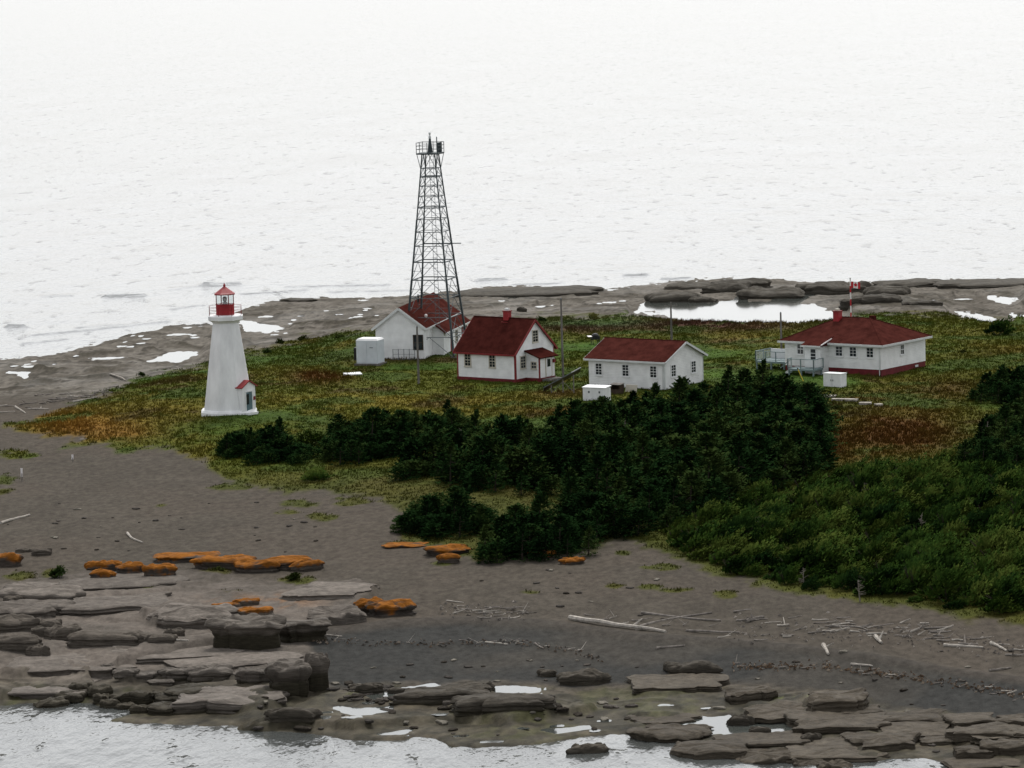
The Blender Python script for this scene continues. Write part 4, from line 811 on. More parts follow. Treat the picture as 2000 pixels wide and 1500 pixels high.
    o = empty('flagpole', (x, y, z)); tag(o, 'red and white banded flagpole rising behind the bungalow roof', 'flagpole')
    nb = 9
    for i in range(nb): MB().tube((0, 0, -.3 if i == 0 else h * i / nb), (0, 0, h * (i + 1) / nb), .075, .07, 8).build('band', 'flagred' if i % 2 else 'flagwhite', o)
    MB().lathe([(.03, h), (.1, h + .05), (.1, h + .15), (.02, h + .2)], 8).build('truck', 'greytrim', o)
    fl = empty('flag', (x, y, z + h - 1.0)); tag(fl, 'red and white maple leaf flag flying from the flagpole', 'flag')
    def fw(u, v, off=0): return ( .08 + u * 1.02, .10 * math.sin(u * 6.5 + .5) * u + off, v * .74 - .15 * u * u)
    def strip(u0, u1, mat, nm):
        m_ = MB(); k = 6
        for i in range(k):
            a, b_ = u0 + (u1 - u0) * i / k, u0 + (u1 - u0) * (i + 1) / k
            m_.hexa([fw(a, 0, -.006), fw(b_, 0, -.006), fw(b_, 0, .006), fw(a, 0, .006), fw(a, 1, -.006), fw(b_, 1, -.006), fw(b_, 1, .006), fw(a, 1, .006)])
        m_.build(nm, mat, fl)
    strip(0, .25, 'flagred', 'red_bar'); strip(.25, .75, 'flagwhite', 'white_field'); strip(.75, 1, 'flagred', 'red_bar')
    lf = [(0, .42), (.08, .26), (.17, .30), (.14, .10), (.25, .20), (.28, .13), (.40, .15), (.36, .04), (.42, 0), (.22, -.16), (.24, -.23), (.03, -.2), (.03, -.42)]
    lf = lf + [(-a, b_) for a, b_ in lf[::-1]]
    for off in (-.014, .014):
        m_ = MB(); c = fw(.5, .5, off)
        for i in range(len(lf)):
            a, b_ = lf[i], lf[(i + 1) % len(lf)]; m_.poly([c, fw(.5 + a[0] * .5, .5 + a[1] * .95, off), fw(.5 + b_[0] * .5, .5 + b_[1] * .95, off)])
        m_.build('maple_leaf', 'flagred', fl)
    # marker posts on the sand
    for px, py, hp, lab in ((43, 940, 26, 'white marker post on the sand at the left edge'), (142, 902, 14, 'short bent white marker post below the grass edge')):
        x, y = G(px, py); h = hp / ppm(y)
        o = empty('marker_post', (x, y, tz(x, y))); tag(o, lab, 'post', 'marker posts on the sand')
        MB().tube((0, 0, -.2), (.02, 0, h * .6), .05, n=6).build('stake', 'drift2', o); MB().box(-.09, .09, -.02, .02, h * .35, h).build('board', 'flagwhite', o)
yard()

# ------------------------------------------------------------------ rocks
def rock_mesh(a, b_, h, seed, flat=.5, under=0., lichen=0., tone=(.125, .11, .097), wet=0., strata=4, cut=0.):
    nu, n0, n1_ = 64, 16, 11; rg = np.random.default_rng(int(seed * 100))
    th = np.linspace(0, 2 * np.pi, nu, endpoint=False); sh_z = .72 if flat > .35 else .86
    zs = np.concatenate([np.linspace(0, sh_z, n0), sh_z + (1 - sh_z) * np.sin(np.linspace(0, np.pi / 2, n1_ + 1)[1:])])
    rs_ = np.concatenate([np.ones(n0), np.cos(np.linspace(0, np.pi / 2, n1_ + 1)[1:]) ** flat]); rs_[-1] = 0.0
    T, zz = np.meshgrid(th, zs); rr = np.repeat(rs_[:, None], nu, 1)
    e1 = .66; cs = np.sign(np.cos(T)) * np.abs(np.cos(T)) ** e1; sn = np.sign(np.sin(T)) * np.abs(np.sin(T)) ** e1
    ang = rg.uniform(0, 6.28); cx, sx_ = np.cos(T + ang), np.sin(T + ang)
    out = 1 + (fbm(cx * 1.7 + seed * 3.1, sx_ * 1.7 + seed * 1.7, int(seed) + 3, 4) - .5) * .95
    for _ in range(rg.integers(2, 5)):                              # joints in the rock
        t0 = rg.uniform(0, 6.28); out = out - rg.uniform(.06, .2) * np.exp(-(np.angle(np.exp(1j * (T - t0))) / .07) ** 2)
    lay = np.cumsum(rg.uniform(.5, 1.5, 7)); lay = lay / lay[-1] * sh_z * 1.02; offs = rg.uniform(-.085, .055, 8)
    li = np.searchsorted(lay, zz + (fbm(cx * 1.1 + seed, sx_ * 1.1, 9, 2) - .5) * .12); lo = offs[np.clip(li, 0, 7)] * (.35 + 1.3 * fbm(cx * 2 + seed, sx_ * 2 + li * 3.3, 19, 3))
    side = sst(sh_z + .08, sh_z - .1, zz); f_ = 1 + lo * side - under * sst(sh_z, sh_z * .55, zz)
    x = rr * cs * out * f_; y = rr * sn * out * f_
    top = fbm(x * 1.5 + seed, y * 1.5, 77 + int(seed), 3) - .5; step_ = np.floor((top + .5) * 5) / 5 - .5
    zt = zz + (top * .25 + step_ * .28) * sst(sh_z - .2, sh_z + .12, zz)
    Vv = np.stack([x * a / 2, y * b_ / 2, zt * h], -1).reshape(-1, 3); nv = len(zs); I_ = np.arange(nu * nv).reshape(nv, nu)
    Fr = np.stack([I_[:-1], np.roll(I_, -1, 1)[:-1], np.roll(I_, -1, 1)[1:], I_[1:]], -1).reshape(-1, 4)
    tone = np.array(tone) * rg.uniform(.85, 1.15)
    c = np.broadcast_to(tone, Vv.shape).copy(); zf = zt.ravel(); n_ = fbm(Vv[:, 0] * 1.1 + seed, Vv[:, 1] * 1.1 + Vv[:, 2] * 2, 13, 4); n2_ = fbm(Vv[:, 0] * 3.5 + seed, Vv[:, 1] * 3.5 + Vv[:, 2] * 3, 23, 3)
    c *= (.72 + .56 * n_)[:, None]
    if wet: t = sst(wet + .15, wet - .1, zf * 1.0 + (n_ - .5) * .3)[:, None]; c = c * (1 - t) + np.array((.034, .030, .021)) * t  # dark lower band: wet rock tone, also undercut shade painted into the colour
    if lichen: t = (sst(.52, .80, zf + (n_ - .5) * .9 + (n2_ - .5) * .5) * lichen)[:, None]; c = c * (1 - t) + np.array((.215, .078, .010)) * (.45 + 1.1 * n2_)[:, None] * t
    ro = np.full((len(c), 1), .92 - .2 * (wet > 0))
    return mesh_np('rock', Vv, Fr, True, np.concatenate([c, ro], 1))
random.seed(5)
RS = [0]
def rock(l, r, top, base, label, cat='rock', group=None, dep=.55, name='boulder', rz=None, lift=0, **kw):
    RS[0] += 1; cx = (l + r) / 2
    x, y = G(cx, base - 1, lift); s = ppm(y); w = (r - l) / s * 1.06; d = max(.5, min(w * dep, 9.0))
    yc = y + d * .40; z0 = tz(x, yc) if not lift else tz(x, y) + lift
    z0 = min(z0, tz(x, y)) if not lift else z0
    _, vt = proj(x, yc + d * .30, z0); hgt = min(max(.2, float(vt - top) / ppm(yc)), 9 if name == 'rock_pillar' else (.10 * w + .35 if name == 'far_rock' else .2 * w + .35))
    cut = kw.get('cut', 0.); sink = max(.16, hgt * cut / max(.05, 1 - cut)) if lift == 0 else .04
    me = rock_mesh(w, d, hgt + sink, RS[0] * 1.37, **kw)
    o = link(name, me, 'rock'); o.location = (x, yc, z0 - sink); o.rotation_euler = (0, 0, random.uniform(-.12, .12) if rz is None else rz)
    return tag(o, label, cat, group)
LT = dict(tone=(.075, .064, .055), lichen=.92, under=.12, flat=.5, cut=.25)
for a, lab in (((165, 215, 1092, 1118), 'leftmost rounded boulder of the orange row on the sand'), ((187, 240, 1090, 1117), 'orange-topped boulder second from the left in the upper row'), ((228, 283, 1096, 1122), 'orange-topped boulder in the middle of the left row'),
               ((277, 344, 1100, 1127), 'large orange-topped boulder at the right end of the left row'), ((180, 225, 1112, 1133), 'small orange mushroom rock in front of the left row'),
               ((305, 420, 1077, 1098), 'long flat orange slab at the back of the lichen rocks'), ((378, 495, 1082, 1112), 'broad orange rock in the middle of the lichen row'), ((462, 540, 1091, 1119), 'rounded orange rock standing in front of the lichen row'),
               ((505, 602, 1086, 1114), 'long orange rock behind the rounded front one'), ((572, 630, 1093, 1116), 'orange rock at the far right end of the lichen row'), ((-25, 42, 1078, 1108), 'undercut orange-brown rock cut by the left edge'),
               ((690, 752, 1170, 1198), 'orange-topped rock beside the gravel beach, left of a pair'), ((708, 805, 1169, 1204), 'larger orange-topped rock beside the gravel beach, right of a pair'),
               ((750, 836, 1059, 1071), 'thin orange slab in the grass below the spruces'), ((832, 916, 1062, 1086), 'broad orange rock at the foot of the dark spruces'), ((853, 900, 1080, 1101), 'small orange rock below the broad one by the spruces'),
               ((1030, 1088, 1073, 1091), 'orange-topped flat rock at the right of the lower spruces'), ((1097, 1140, 1088, 1104), 'smallest orange rock on the sand near the path')):
    rock(*a, lab, 'rock', 'rocks with orange lichen', name='lichen_rock', **LT)
BIG = dict(tone=(.122, .107, .093), flat=.24, strata=3, cut=.5)
SLABS = [((0, 150, 1140, 1168), 'smooth grey ledge at the top left of the rock shelf'), ((130, 352, 1122, 1152), 'long pale ledge just below the orange boulder row'), ((120, 335, 1164, 1196), 'long rounded ledge in the second step of the shelf'), ((-30, 130, 1172, 1206), 'rounded ledge at the left edge, third step down'),
         ((285, 440, 1180, 1226), 'broad grey slab left of the big undercut block'), ((560, 735, 1140, 1168), 'pinkish flat slab beside the upper beach'), ((600, 708, 1186, 1222), 'grey slab sloping into the gravel beach'),
         ((-30, 262, 1268, 1316), 'long thick ledge running from the left edge'), ((220, 482, 1248, 1286), 'long low ledge in the middle of the rock shelf'), ((335, 548, 1274, 1306), 'pale whaleback ledge behind the pillar'), ((-30, 172, 1326, 1360), 'dark wave-cut ledge low at the left edge'), ((352, 545, 1344, 1384), 'layered dark ledge above the water')]
for a, lab in SLABS: rock(*a, lab, 'ledge', 'bedrock ledges of the near shelf', name='rock_ledge', dep=.8, wet=.35 if a[3] > 1320 else 0, **BIG)  # low ledges get the wet base tone with painted undercut shade
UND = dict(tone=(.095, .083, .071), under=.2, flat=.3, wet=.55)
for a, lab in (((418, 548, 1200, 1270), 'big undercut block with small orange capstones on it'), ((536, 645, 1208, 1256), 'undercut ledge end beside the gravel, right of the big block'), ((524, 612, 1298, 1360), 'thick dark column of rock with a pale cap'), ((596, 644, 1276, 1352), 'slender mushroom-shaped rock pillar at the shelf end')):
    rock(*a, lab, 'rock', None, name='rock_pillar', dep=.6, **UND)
for a, lab, lf_ in (((420, 466, 1176, 1187), 'thin orange capstone left of a trio', .55), ((458, 508, 1168, 1184), 'orange capstone at the top of a trio', .6), ((468, 528, 1185, 1206), 'orange capstone lying in front on the big undercut block', .75)):
    rock(*a, lab, 'rock', 'orange capstones', name='capstone', tone=(.10, .085, .07), lichen=.95, flat=.3)
for a, lab in (((-30, 66, 1198, 1234), 'large rounded boulder at the left edge of the shelf'), ((60, 118, 1205, 1234), 'rounded boulder behind two others at the left'), ((64, 116, 1221, 1245), 'brown rounded boulder in the middle left of the shelf'), ((92, 160, 1223, 1253), 'egg-shaped boulder with a reddish spot'), ((-30, 86, 1236, 1272), 'second large boulder at the left edge, lower'),
               ((52, 96, 1259, 1283), 'small boulder in the hollow of the shelf'), ((148, 290, 1226, 1260), 'long narrow boulder lying across the shelf'), ((240, 286, 1233, 1259), 'tilted leaf-shaped boulder on the shelf'), ((280, 342, 1237, 1256), 'flat oval boulder right of the tilted one'), ((320, 362, 1226, 1246), 'small reddish boulder behind the flat oval one'),
               ((10, 40, 1163, 1178), 'small stone on the upper left ledge'), ((30, 60, 1070, 1080), 'flat stone half buried in sand at the upper left'), ((62, 100, 1071, 1086), 'flat pale stone in sand near the left grass')):
    rock(*a, lab, 'boulder', 'loose boulders on the near shelf', tone=(.085, .074, .062), flat=.5, cut=.3)
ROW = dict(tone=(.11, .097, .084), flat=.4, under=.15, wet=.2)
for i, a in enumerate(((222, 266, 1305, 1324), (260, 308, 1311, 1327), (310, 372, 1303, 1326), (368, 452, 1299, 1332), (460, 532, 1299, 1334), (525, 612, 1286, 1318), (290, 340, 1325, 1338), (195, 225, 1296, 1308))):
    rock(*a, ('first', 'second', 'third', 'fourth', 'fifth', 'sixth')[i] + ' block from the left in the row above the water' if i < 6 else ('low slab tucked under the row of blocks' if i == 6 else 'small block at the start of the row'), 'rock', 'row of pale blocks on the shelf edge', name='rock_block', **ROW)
TB = ((70, 130, 1350, 1382), (108, 170, 1350, 1373), (135, 176, 1330, 1356), (168, 214, 1336, 1362), (180, 214, 1343, 1374), (150, 181, 1347, 1362), (195, 236, 1363, 1384), (240, 292, 1346, 1374), (255, 287, 1376, 1394), (285, 348, 1371, 1396), (290, 322, 1346, 1370), (320, 412, 1336, 1362), (300, 372, 1352, 1377), (214, 246, 1354, 1370), (228, 262, 1372, 1386), (345, 372, 1362, 1382))
ORD = ('first', 'second', 'third', 'fourth', 'fifth', 'sixth', 'seventh', 'eighth', 'ninth', 'tenth', 'eleventh', 'twelfth', 'thirteenth', 'fourteenth', 'fifteenth', 'sixteenth')
for a in TB:
    tb = sorted(q[0] + q[1] + q[2] * .001 for q in TB).index(a[0] + a[1] + a[2] * .001)
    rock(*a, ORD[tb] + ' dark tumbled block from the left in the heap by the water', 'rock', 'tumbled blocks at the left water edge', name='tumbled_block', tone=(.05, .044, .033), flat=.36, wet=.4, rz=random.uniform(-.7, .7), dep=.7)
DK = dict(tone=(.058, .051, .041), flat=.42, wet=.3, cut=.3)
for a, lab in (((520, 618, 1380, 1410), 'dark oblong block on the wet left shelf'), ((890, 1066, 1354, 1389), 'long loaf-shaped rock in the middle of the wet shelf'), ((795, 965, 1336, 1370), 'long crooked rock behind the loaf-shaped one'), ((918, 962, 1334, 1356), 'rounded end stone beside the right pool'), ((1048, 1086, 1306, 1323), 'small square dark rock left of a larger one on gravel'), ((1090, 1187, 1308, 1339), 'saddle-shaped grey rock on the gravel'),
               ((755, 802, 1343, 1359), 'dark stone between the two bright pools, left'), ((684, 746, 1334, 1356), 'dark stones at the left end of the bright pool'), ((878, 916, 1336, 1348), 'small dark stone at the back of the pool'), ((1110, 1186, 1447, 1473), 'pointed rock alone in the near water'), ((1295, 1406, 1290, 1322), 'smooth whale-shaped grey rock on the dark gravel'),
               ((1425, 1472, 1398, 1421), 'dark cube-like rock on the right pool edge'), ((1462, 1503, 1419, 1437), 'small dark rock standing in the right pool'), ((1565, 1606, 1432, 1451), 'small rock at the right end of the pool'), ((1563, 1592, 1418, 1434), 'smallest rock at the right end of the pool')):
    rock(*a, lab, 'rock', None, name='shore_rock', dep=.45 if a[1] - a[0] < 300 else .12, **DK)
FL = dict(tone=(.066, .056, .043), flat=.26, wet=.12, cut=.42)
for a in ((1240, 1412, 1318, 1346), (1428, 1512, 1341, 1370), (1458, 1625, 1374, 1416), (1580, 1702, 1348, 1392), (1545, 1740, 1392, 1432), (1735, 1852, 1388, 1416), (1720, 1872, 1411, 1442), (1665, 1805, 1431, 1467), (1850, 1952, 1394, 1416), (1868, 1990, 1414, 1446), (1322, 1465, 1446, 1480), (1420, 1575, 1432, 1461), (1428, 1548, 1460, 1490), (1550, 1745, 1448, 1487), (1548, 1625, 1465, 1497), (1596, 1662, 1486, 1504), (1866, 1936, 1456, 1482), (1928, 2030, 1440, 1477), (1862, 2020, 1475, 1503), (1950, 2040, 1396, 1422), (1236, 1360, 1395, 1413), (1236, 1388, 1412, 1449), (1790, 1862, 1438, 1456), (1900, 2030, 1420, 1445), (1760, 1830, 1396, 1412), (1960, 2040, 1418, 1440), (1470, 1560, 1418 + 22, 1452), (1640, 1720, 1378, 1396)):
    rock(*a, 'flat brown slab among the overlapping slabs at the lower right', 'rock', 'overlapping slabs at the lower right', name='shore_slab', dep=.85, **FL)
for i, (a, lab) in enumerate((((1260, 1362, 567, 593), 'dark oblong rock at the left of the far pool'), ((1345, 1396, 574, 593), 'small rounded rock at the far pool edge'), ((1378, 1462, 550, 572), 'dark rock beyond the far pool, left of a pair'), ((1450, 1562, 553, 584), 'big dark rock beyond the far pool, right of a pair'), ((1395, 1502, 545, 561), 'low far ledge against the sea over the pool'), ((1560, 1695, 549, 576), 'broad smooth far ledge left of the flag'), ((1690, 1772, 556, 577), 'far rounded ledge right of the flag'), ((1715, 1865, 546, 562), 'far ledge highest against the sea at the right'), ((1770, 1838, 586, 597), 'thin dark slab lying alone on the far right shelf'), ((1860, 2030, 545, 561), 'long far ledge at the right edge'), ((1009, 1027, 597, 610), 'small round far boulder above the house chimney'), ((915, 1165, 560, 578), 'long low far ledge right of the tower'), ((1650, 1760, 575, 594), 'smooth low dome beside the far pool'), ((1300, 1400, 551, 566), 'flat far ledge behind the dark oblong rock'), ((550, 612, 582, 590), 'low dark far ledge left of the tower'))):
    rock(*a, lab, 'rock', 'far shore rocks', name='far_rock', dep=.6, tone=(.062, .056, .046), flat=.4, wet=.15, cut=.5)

# loose small stones and lumps of weed on the beach
stone_me = [rock_mesh(1, .8, .45, 200.3 + i, flat=.6, tone=t) for i, t in enumerate(((.09, .08, .07), (.05, .045, .04), (.13, .12, .10), (.035, .03, .024)))]
random.seed(21)
def stones(n, x0, x1, y0, y1, smin, smax, lab, grp, near_=None):
    for _ in range(n):
        px, py = random.uniform(x0, x1), random.uniform(y0, y1)
        if near_ is not None: px = random.uniform(near_[0][0], near_[-1][0]); py = float(np.interp(px, [a for a, _ in near_], [b_ for _, b_ in near_])) + random.gauss(0, 3.5)
        x, y = G(px, py)
        if samp(gr_m, x, y) > .4: continue
        o = link('stone', random.choice(stone_me), 'rock'); s = random.uniform(smin, smax); o.location = (x, y, tz(x, y) - .1 * s); o.scale = (s * random.uniform(.8, 1.6), s, s * .8); o.rotation_euler = (0, 0, random.uniform(0, 6.28))
        tag(o, lab, 'stone', grp)
stones(34, 0, 620, 980, 1080, .2, .5, 'small dark stone scattered on the upper left sand', 'stones on the upper sand')
stones(20, 640, 1300, 1110, 1215, .2, .5, 'small stone scattered on the sand below the lower spruces', 'stones below the spruces')
stones(26, 650, 1250, 1290, 1335, .2, .5, 'small dark stone on the gravel behind the pools', 'stones behind the pools')
stones(22, 1300, 2000, 1270, 1390, .2, .5, 'small stone scattered on the right gravel beach', 'stones on the right gravel')
stones(40, 650, 760, 1335, 1372, .3, .7, 'dark rubble stone near the pillar foot', 'rubble at the pillar')
stones(46, 480, 1250, 1360, 1440, .25, .8, 'dark weedy stone on the wet middle shelf', 'stones on the wet shelf')
stones(30, 1240, 1980, 1380, 1470, .25, .7, 'dark stone lying between the lower right slabs', 'stones between the slabs')

# ------------------------------------------------------------------ driftwood
def log(px0, py0, px1, py1, r, label, group='driftwood on the beach', mat='drift', bend=.05, fork=False, lift=0):
    x0, y0 = G(px0, py0); x1, y1 = G(px1, py1); a = Vector((x0, y0, tz(x0, y0) + r * .8)); b_ = Vector((x1, y1, tz(x1, y1) + r * .6 + lift))
    mid = (a + b_) / 2; n = 6; m_ = MB(); d = b_ - a; side = Vector((-d.y, d.x, 0)) * random.uniform(-bend, bend)
    pts = [a + d * (i / n) + side * math.sin(math.pi * i / n) - mid + Vector((0, 0, random.uniform(-.2, .2) * r)) for i in range(n + 1)]
    for i in range(n): m_.tube(pts[i], pts[i + 1], r * (1 - .45 * i / n), r * (1 - .45 * (i + 1) / n), 7, cap=(i in (0, n - 1)))
    if fork:
        k = pts[random.randint(2, 4)]; m_.tube(k, k + Vector((random.uniform(-.8, .8), random.uniform(-.8, .8), random.uniform(.2, .6))), r * .6, r * .2, 6)
    o = m_.build('driftwood_log', mat); o.location = mid; return tag(o, label, 'driftwood', group)
random.seed(9)
for a, r, lab, mt in (((1113, 1210, 1300, 1236), .20, 'largest bleached driftwood log on the beach', 'drift'), ((1253, 1200, 1408, 1214), .12, 'long grey log crossed by another on the sand', 'drift2'), ((1250, 1225, 1390, 1198), .11, 'log lying across the long grey one', 'drift2'), ((2, 1024, 58, 1007), .13, 'pale crooked log at the left edge of the sand', 'drift'), ((249, 1043, 278, 1061), .12, 'short white log alone on the upper sand', 'drift'),
                      ((1458, 1216, 1492, 1207), .16, 'thick stump of driftwood on the right sand', 'drift2'), ((1340, 1233, 1445, 1237), .10, 'thin log beside the right end of the largest log', 'drift2'), ((1282, 1268, 1337, 1262), .10, 'single stick on the dark gravel below the logs', 'drift2'), ((1662, 1299, 1704, 1302), .09, 'white plank on the gravel over the wrack line', 'drift'), ((1932, 1312, 1975, 1305), .09, 'thin pole on the gravel at the far right', 'drift2'), ((1843, 1263, 1920, 1266), .12, 'long pale log near the right edge', 'drift'), ((1935, 1258, 1966, 1273), .12, 'leaning log near the right edge', 'drift'), ((1620, 1225, 1704, 1226), .10, 'straight log under the branchy heap', 'drift2'), ((948, 1256, 992, 1260), .08, 'white stick on the middle gravel bank', 'drift'), ((635, 1241, 668, 1244), .07, 'white stick on the left end of the gravel bank', 'drift'), ((1045, 1258, 1062, 1268), .08, 'short stick on the middle gravel bank', 'drift2'), ((1710, 1245, 1722, 1258), .16, 'short thick bleached branch in the right heap', 'drift'), ((1608, 1262, 1618, 1280), .16, 'upright bleached stub over the dark gravel', 'drift'), ((345, 1252, 368, 1252), .09, 'white chip of driftwood on the rock shelf', 'drift'), ((143, 786, 190, 777), .1, 'bleached log on the far left beach', 'drift'), ((30, 796, 50, 808), .12, 'leaning pale log on the far left beach', 'drift'), ((215, 732, 245, 744), .1, 'curved white branch by the grass on the far left', 'drift'), ((155, 860, 170, 858), .08, 'pale stick at the left grass edge', 'drift')):
    log(*a, r, lab, mat=mt, fork=r >= .16)
def sticks(n, line, sp, lab, grp, lmin, lmax, r0, r1):
    for _ in range(n):
        px = random.uniform(line[0][0], line[-1][0]); py = float(np.interp(px, [a for a, _ in line], [b_ for _, b_ in line])) + random.gauss(0, sp)
        L = random.uniform(lmin, lmax); t = random.gauss(0, .35)
        log(px - L / 2, py + L * t * .12, px + L / 2, py - L * t * .12, random.uniform(r0, r1), lab, grp, random.choice(['drift', 'drift2', 'drift2']), .15, random.random() < .3, random.random() ** 3 * .35)
sticks(34, [(1450, 1222), (1700, 1228), (1850, 1250), (2000, 1268)], 11, 'grey stick in the driftwood heaps on the right sand', 'sticks in the right driftwood heaps', 14, 46, .04, .09)
sticks(16, [(1600, 1222), (1710, 1226)], 7, 'branch in the tangled heap of driftwood below the low spruces', 'branches in the tangled heap', 12, 34, .04, .08)
sticks(16, [(1760, 1230), (1850, 1236)], 6, 'branch in the driftwood heap near the right edge', 'branches in the right-hand heap', 12, 30, .04, .08)
sticks(28, [(880, 1190), (1030, 1198)], 8, 'thin stick in the scatter of driftwood on the middle sand', 'sticks on the middle sand', 10, 34, .03, .06)
sticks(14, [(1100, 1200), (1420, 1240)], 12, 'thin stick lying around the largest log', 'sticks around the largest log', 10, 30, .03, .06)
sticks(24, [(1430, 1298), (1600, 1302), (1720, 1316), (1850, 1335), (2000, 1358)], 5, 'brown stick in the wrack line on the right gravel', 'sticks of the right wrack line', 10, 22, .035, .07)
sticks(22, [(640, 1248), (720, 1252), (850, 1256), (1000, 1254), (1120, 1268), (1180, 1290)], 2.5, 'small stick in the wrack line on the middle gravel', 'sticks of the middle wrack line', 8, 16, .03, .05)
sticks(26, [(0, 800), (100, 785), (230, 755)], 8, 'bleached stick on the far left beach', 'sticks on the far left beach', 10, 40, .05, .09)
# fine wrack: bark and weed crumbs nobody could count
def crumbs():
    rng = np.random.default_rng(3); Vv = []; Ff = []; T_ = []
    for line, n, sp, cset in ((B3, 480, 4.2, ((.13, .085, .055), (.07, .05, .035), (.22, .18, .14))), (B2, 240, 3.2, ((.10, .075, .055), (.2, .17, .14), (.05, .045, .04))), ([(1430, 1228), (1700, 1234), (2000, 1268)], 260, 12, ((.3, .27, .24), (.12, .11, .1))), ([(860, 1192), (1040, 1200)], 90, 8, ((.3, .27, .24), (.12, .11, .1)))):
        for _ in range(n):
            px = rng.uniform(line[0][0], min(line[-1][0], 2050)); py = float(np.interp(px, [a for a, _ in line], [b_ for _, b_ in line])) + rng.normal(0, sp)
            x, y = G(px, py); z = tz(x, y); k = len(Vv); s = rng.uniform(.05, .2); t = rng.uniform(0, 3.14); dx, dy = math.cos(t) * s, math.sin(t) * s
            Vv += [(x - dx, y - dy, z + .01), (x + dy * .4, y - dx * .4, z + .02), (x + dx, y + dy, z + .05), (x, y, z + .06 + s * .5)]
            Ff += [(k, k + 1, k + 3), (k + 1, k + 2, k + 3), (k + 2, k, k + 3)]; c = cset[rng.integers(len(cset))]; T_ += [(*c, .9)] * 4
    o = link('wrack', mesh_np('wrack', Vv, Ff, False, T_), 'grass'); tag(o, 'brown crumbs of bark and weed washed up in lines on the gravel', 'wrack', kind='stuff')
crumbs()

# ------------------------------------------------------------------ grass
def grass():
    rng = np.random.default_rng(11)
    n = 165000
    yy = 265 + (500 - 265) * rng.random(n) ** 1.0; hw = yy * .135 + 4; xx = rng.uniform(-1, 1, n) * hw
    i = np.clip(np.searchsorted(xs, xx) - 1, 0, len(xs) - 2); j = np.clip(np.searchsorted(ys, yy) - 1, 0, len(ys) - 2)
    ok = (gr_m[j, i] > rng.uniform(.35, .9, n))
    xx, yy, i, j = xx[ok], yy[ok], i[ok], j[ok]; n = len(xx); zz = Zf[j, i]; cc = col[j, i]
    rus = sst(.9, 1.9, cc[:, 0] / np.maximum(cc[:, 1], 1e-3)); lawn = sst(1.25, 1.7, cc[:, 1] / cc[:, 0])
    hgt = (.16 + .26 * rng.random(n) ** 2) * (.75 + 1.1 * fbm(xx * .25, yy * .12, 15)) * (1 + .6 * rus) * (1 - .55 * lawn) * np.where(V_[j, i] > 930, .45, .68)
    Vv = []; Tt = []; nb = 5; base = np.stack([xx, yy, zz], 1)
    vs = []; ts = []
    for b_ in range(nb):
        t = rng.uniform(0, 6.283, n); w = rng.uniform(.035, .075, n); off = rng.normal(0, .14, (n, 2)); ln = rng.normal(0, .35, (n, 2)) * hgt[:, None] + np.array([.12, .02]) * hgt[:, None]
        p = base.copy(); p[:, :2] += off; p[:, 2] -= .03
        d = np.stack([np.cos(t) * w, np.sin(t) * w, np.zeros(n)], 1)
        tip = p.copy(); tip[:, :2] += ln; tip[:, 2] += hgt * rng.uniform(.6, 1.15, n)
        vs.append(np.stack([p - d, p + d, tip], 1)); k = (rng.uniform(.88, 1.12, n))[:, None] * cc
        ts.append(np.repeat(np.concatenate([k, np.full((n, 1), .8)], 1)[:, None], 3, 1))
    Vv = np.stack(vs, 1).reshape(-1, 3); Tt = np.stack(ts, 1).reshape(-1, 4)
    o = link('grass', mesh_np('grass', Vv, np.arange(len(Vv)).reshape(-1, 3), False, Tt), 'grass'); tag(o, 'rough green, ochre and rust coloured grass of the meadow', 'grass', kind='stuff')
grass()

# ------------------------------------------------------------------ spruces and shrubs
def pads(rng, B0, B1, nper, wid, tri_s, up=.0):     # fans of needles along branches from B0 to B1
    nB = len(B0); k = nB * nper; idx = np.repeat(np.arange(nB), nper); f = rng.uniform(.25, 1.05, k); d = (B1 - B0)[idx]; L = np.linalg.norm(d, axis=1, keepdims=True) + 1e-6; u = d / L
    side = np.stack([-u[:, 1], u[:, 0], np.zeros(k)], 1); side /= np.linalg.norm(side, axis=1, keepdims=True) + 1e-6
    c = B0[idx] + d * f[:, None] + side * (rng.uniform(-1, 1, k) * wid * np.sin(np.clip(f, 0, 1) * 2.6))[:, None] * L; c[:, 2] += rng.normal(0, .05, k) + up * f * f
    ang = rng.normal(0, .7, k); ca, sa = np.cos(ang)[:, None], np.sin(ang)[:, None]; t = u * ca + side * sa; n_ = side * ca - u * sa; sz = rng.uniform(.6, 1.4, k)[:, None] * tri_s
    t = t + np.stack([np.zeros(k), np.zeros(k), rng.uniform(-.1, .45, k)], 1); w = n_ * sz * .42 + np.stack([np.zeros(k), np.zeros(k), rng.normal(0, .05, k)], 1)
    return np.stack([c - w - t * sz * .3, c + w - t * sz * .3, c + t * sz], 1).reshape(-1, 3)
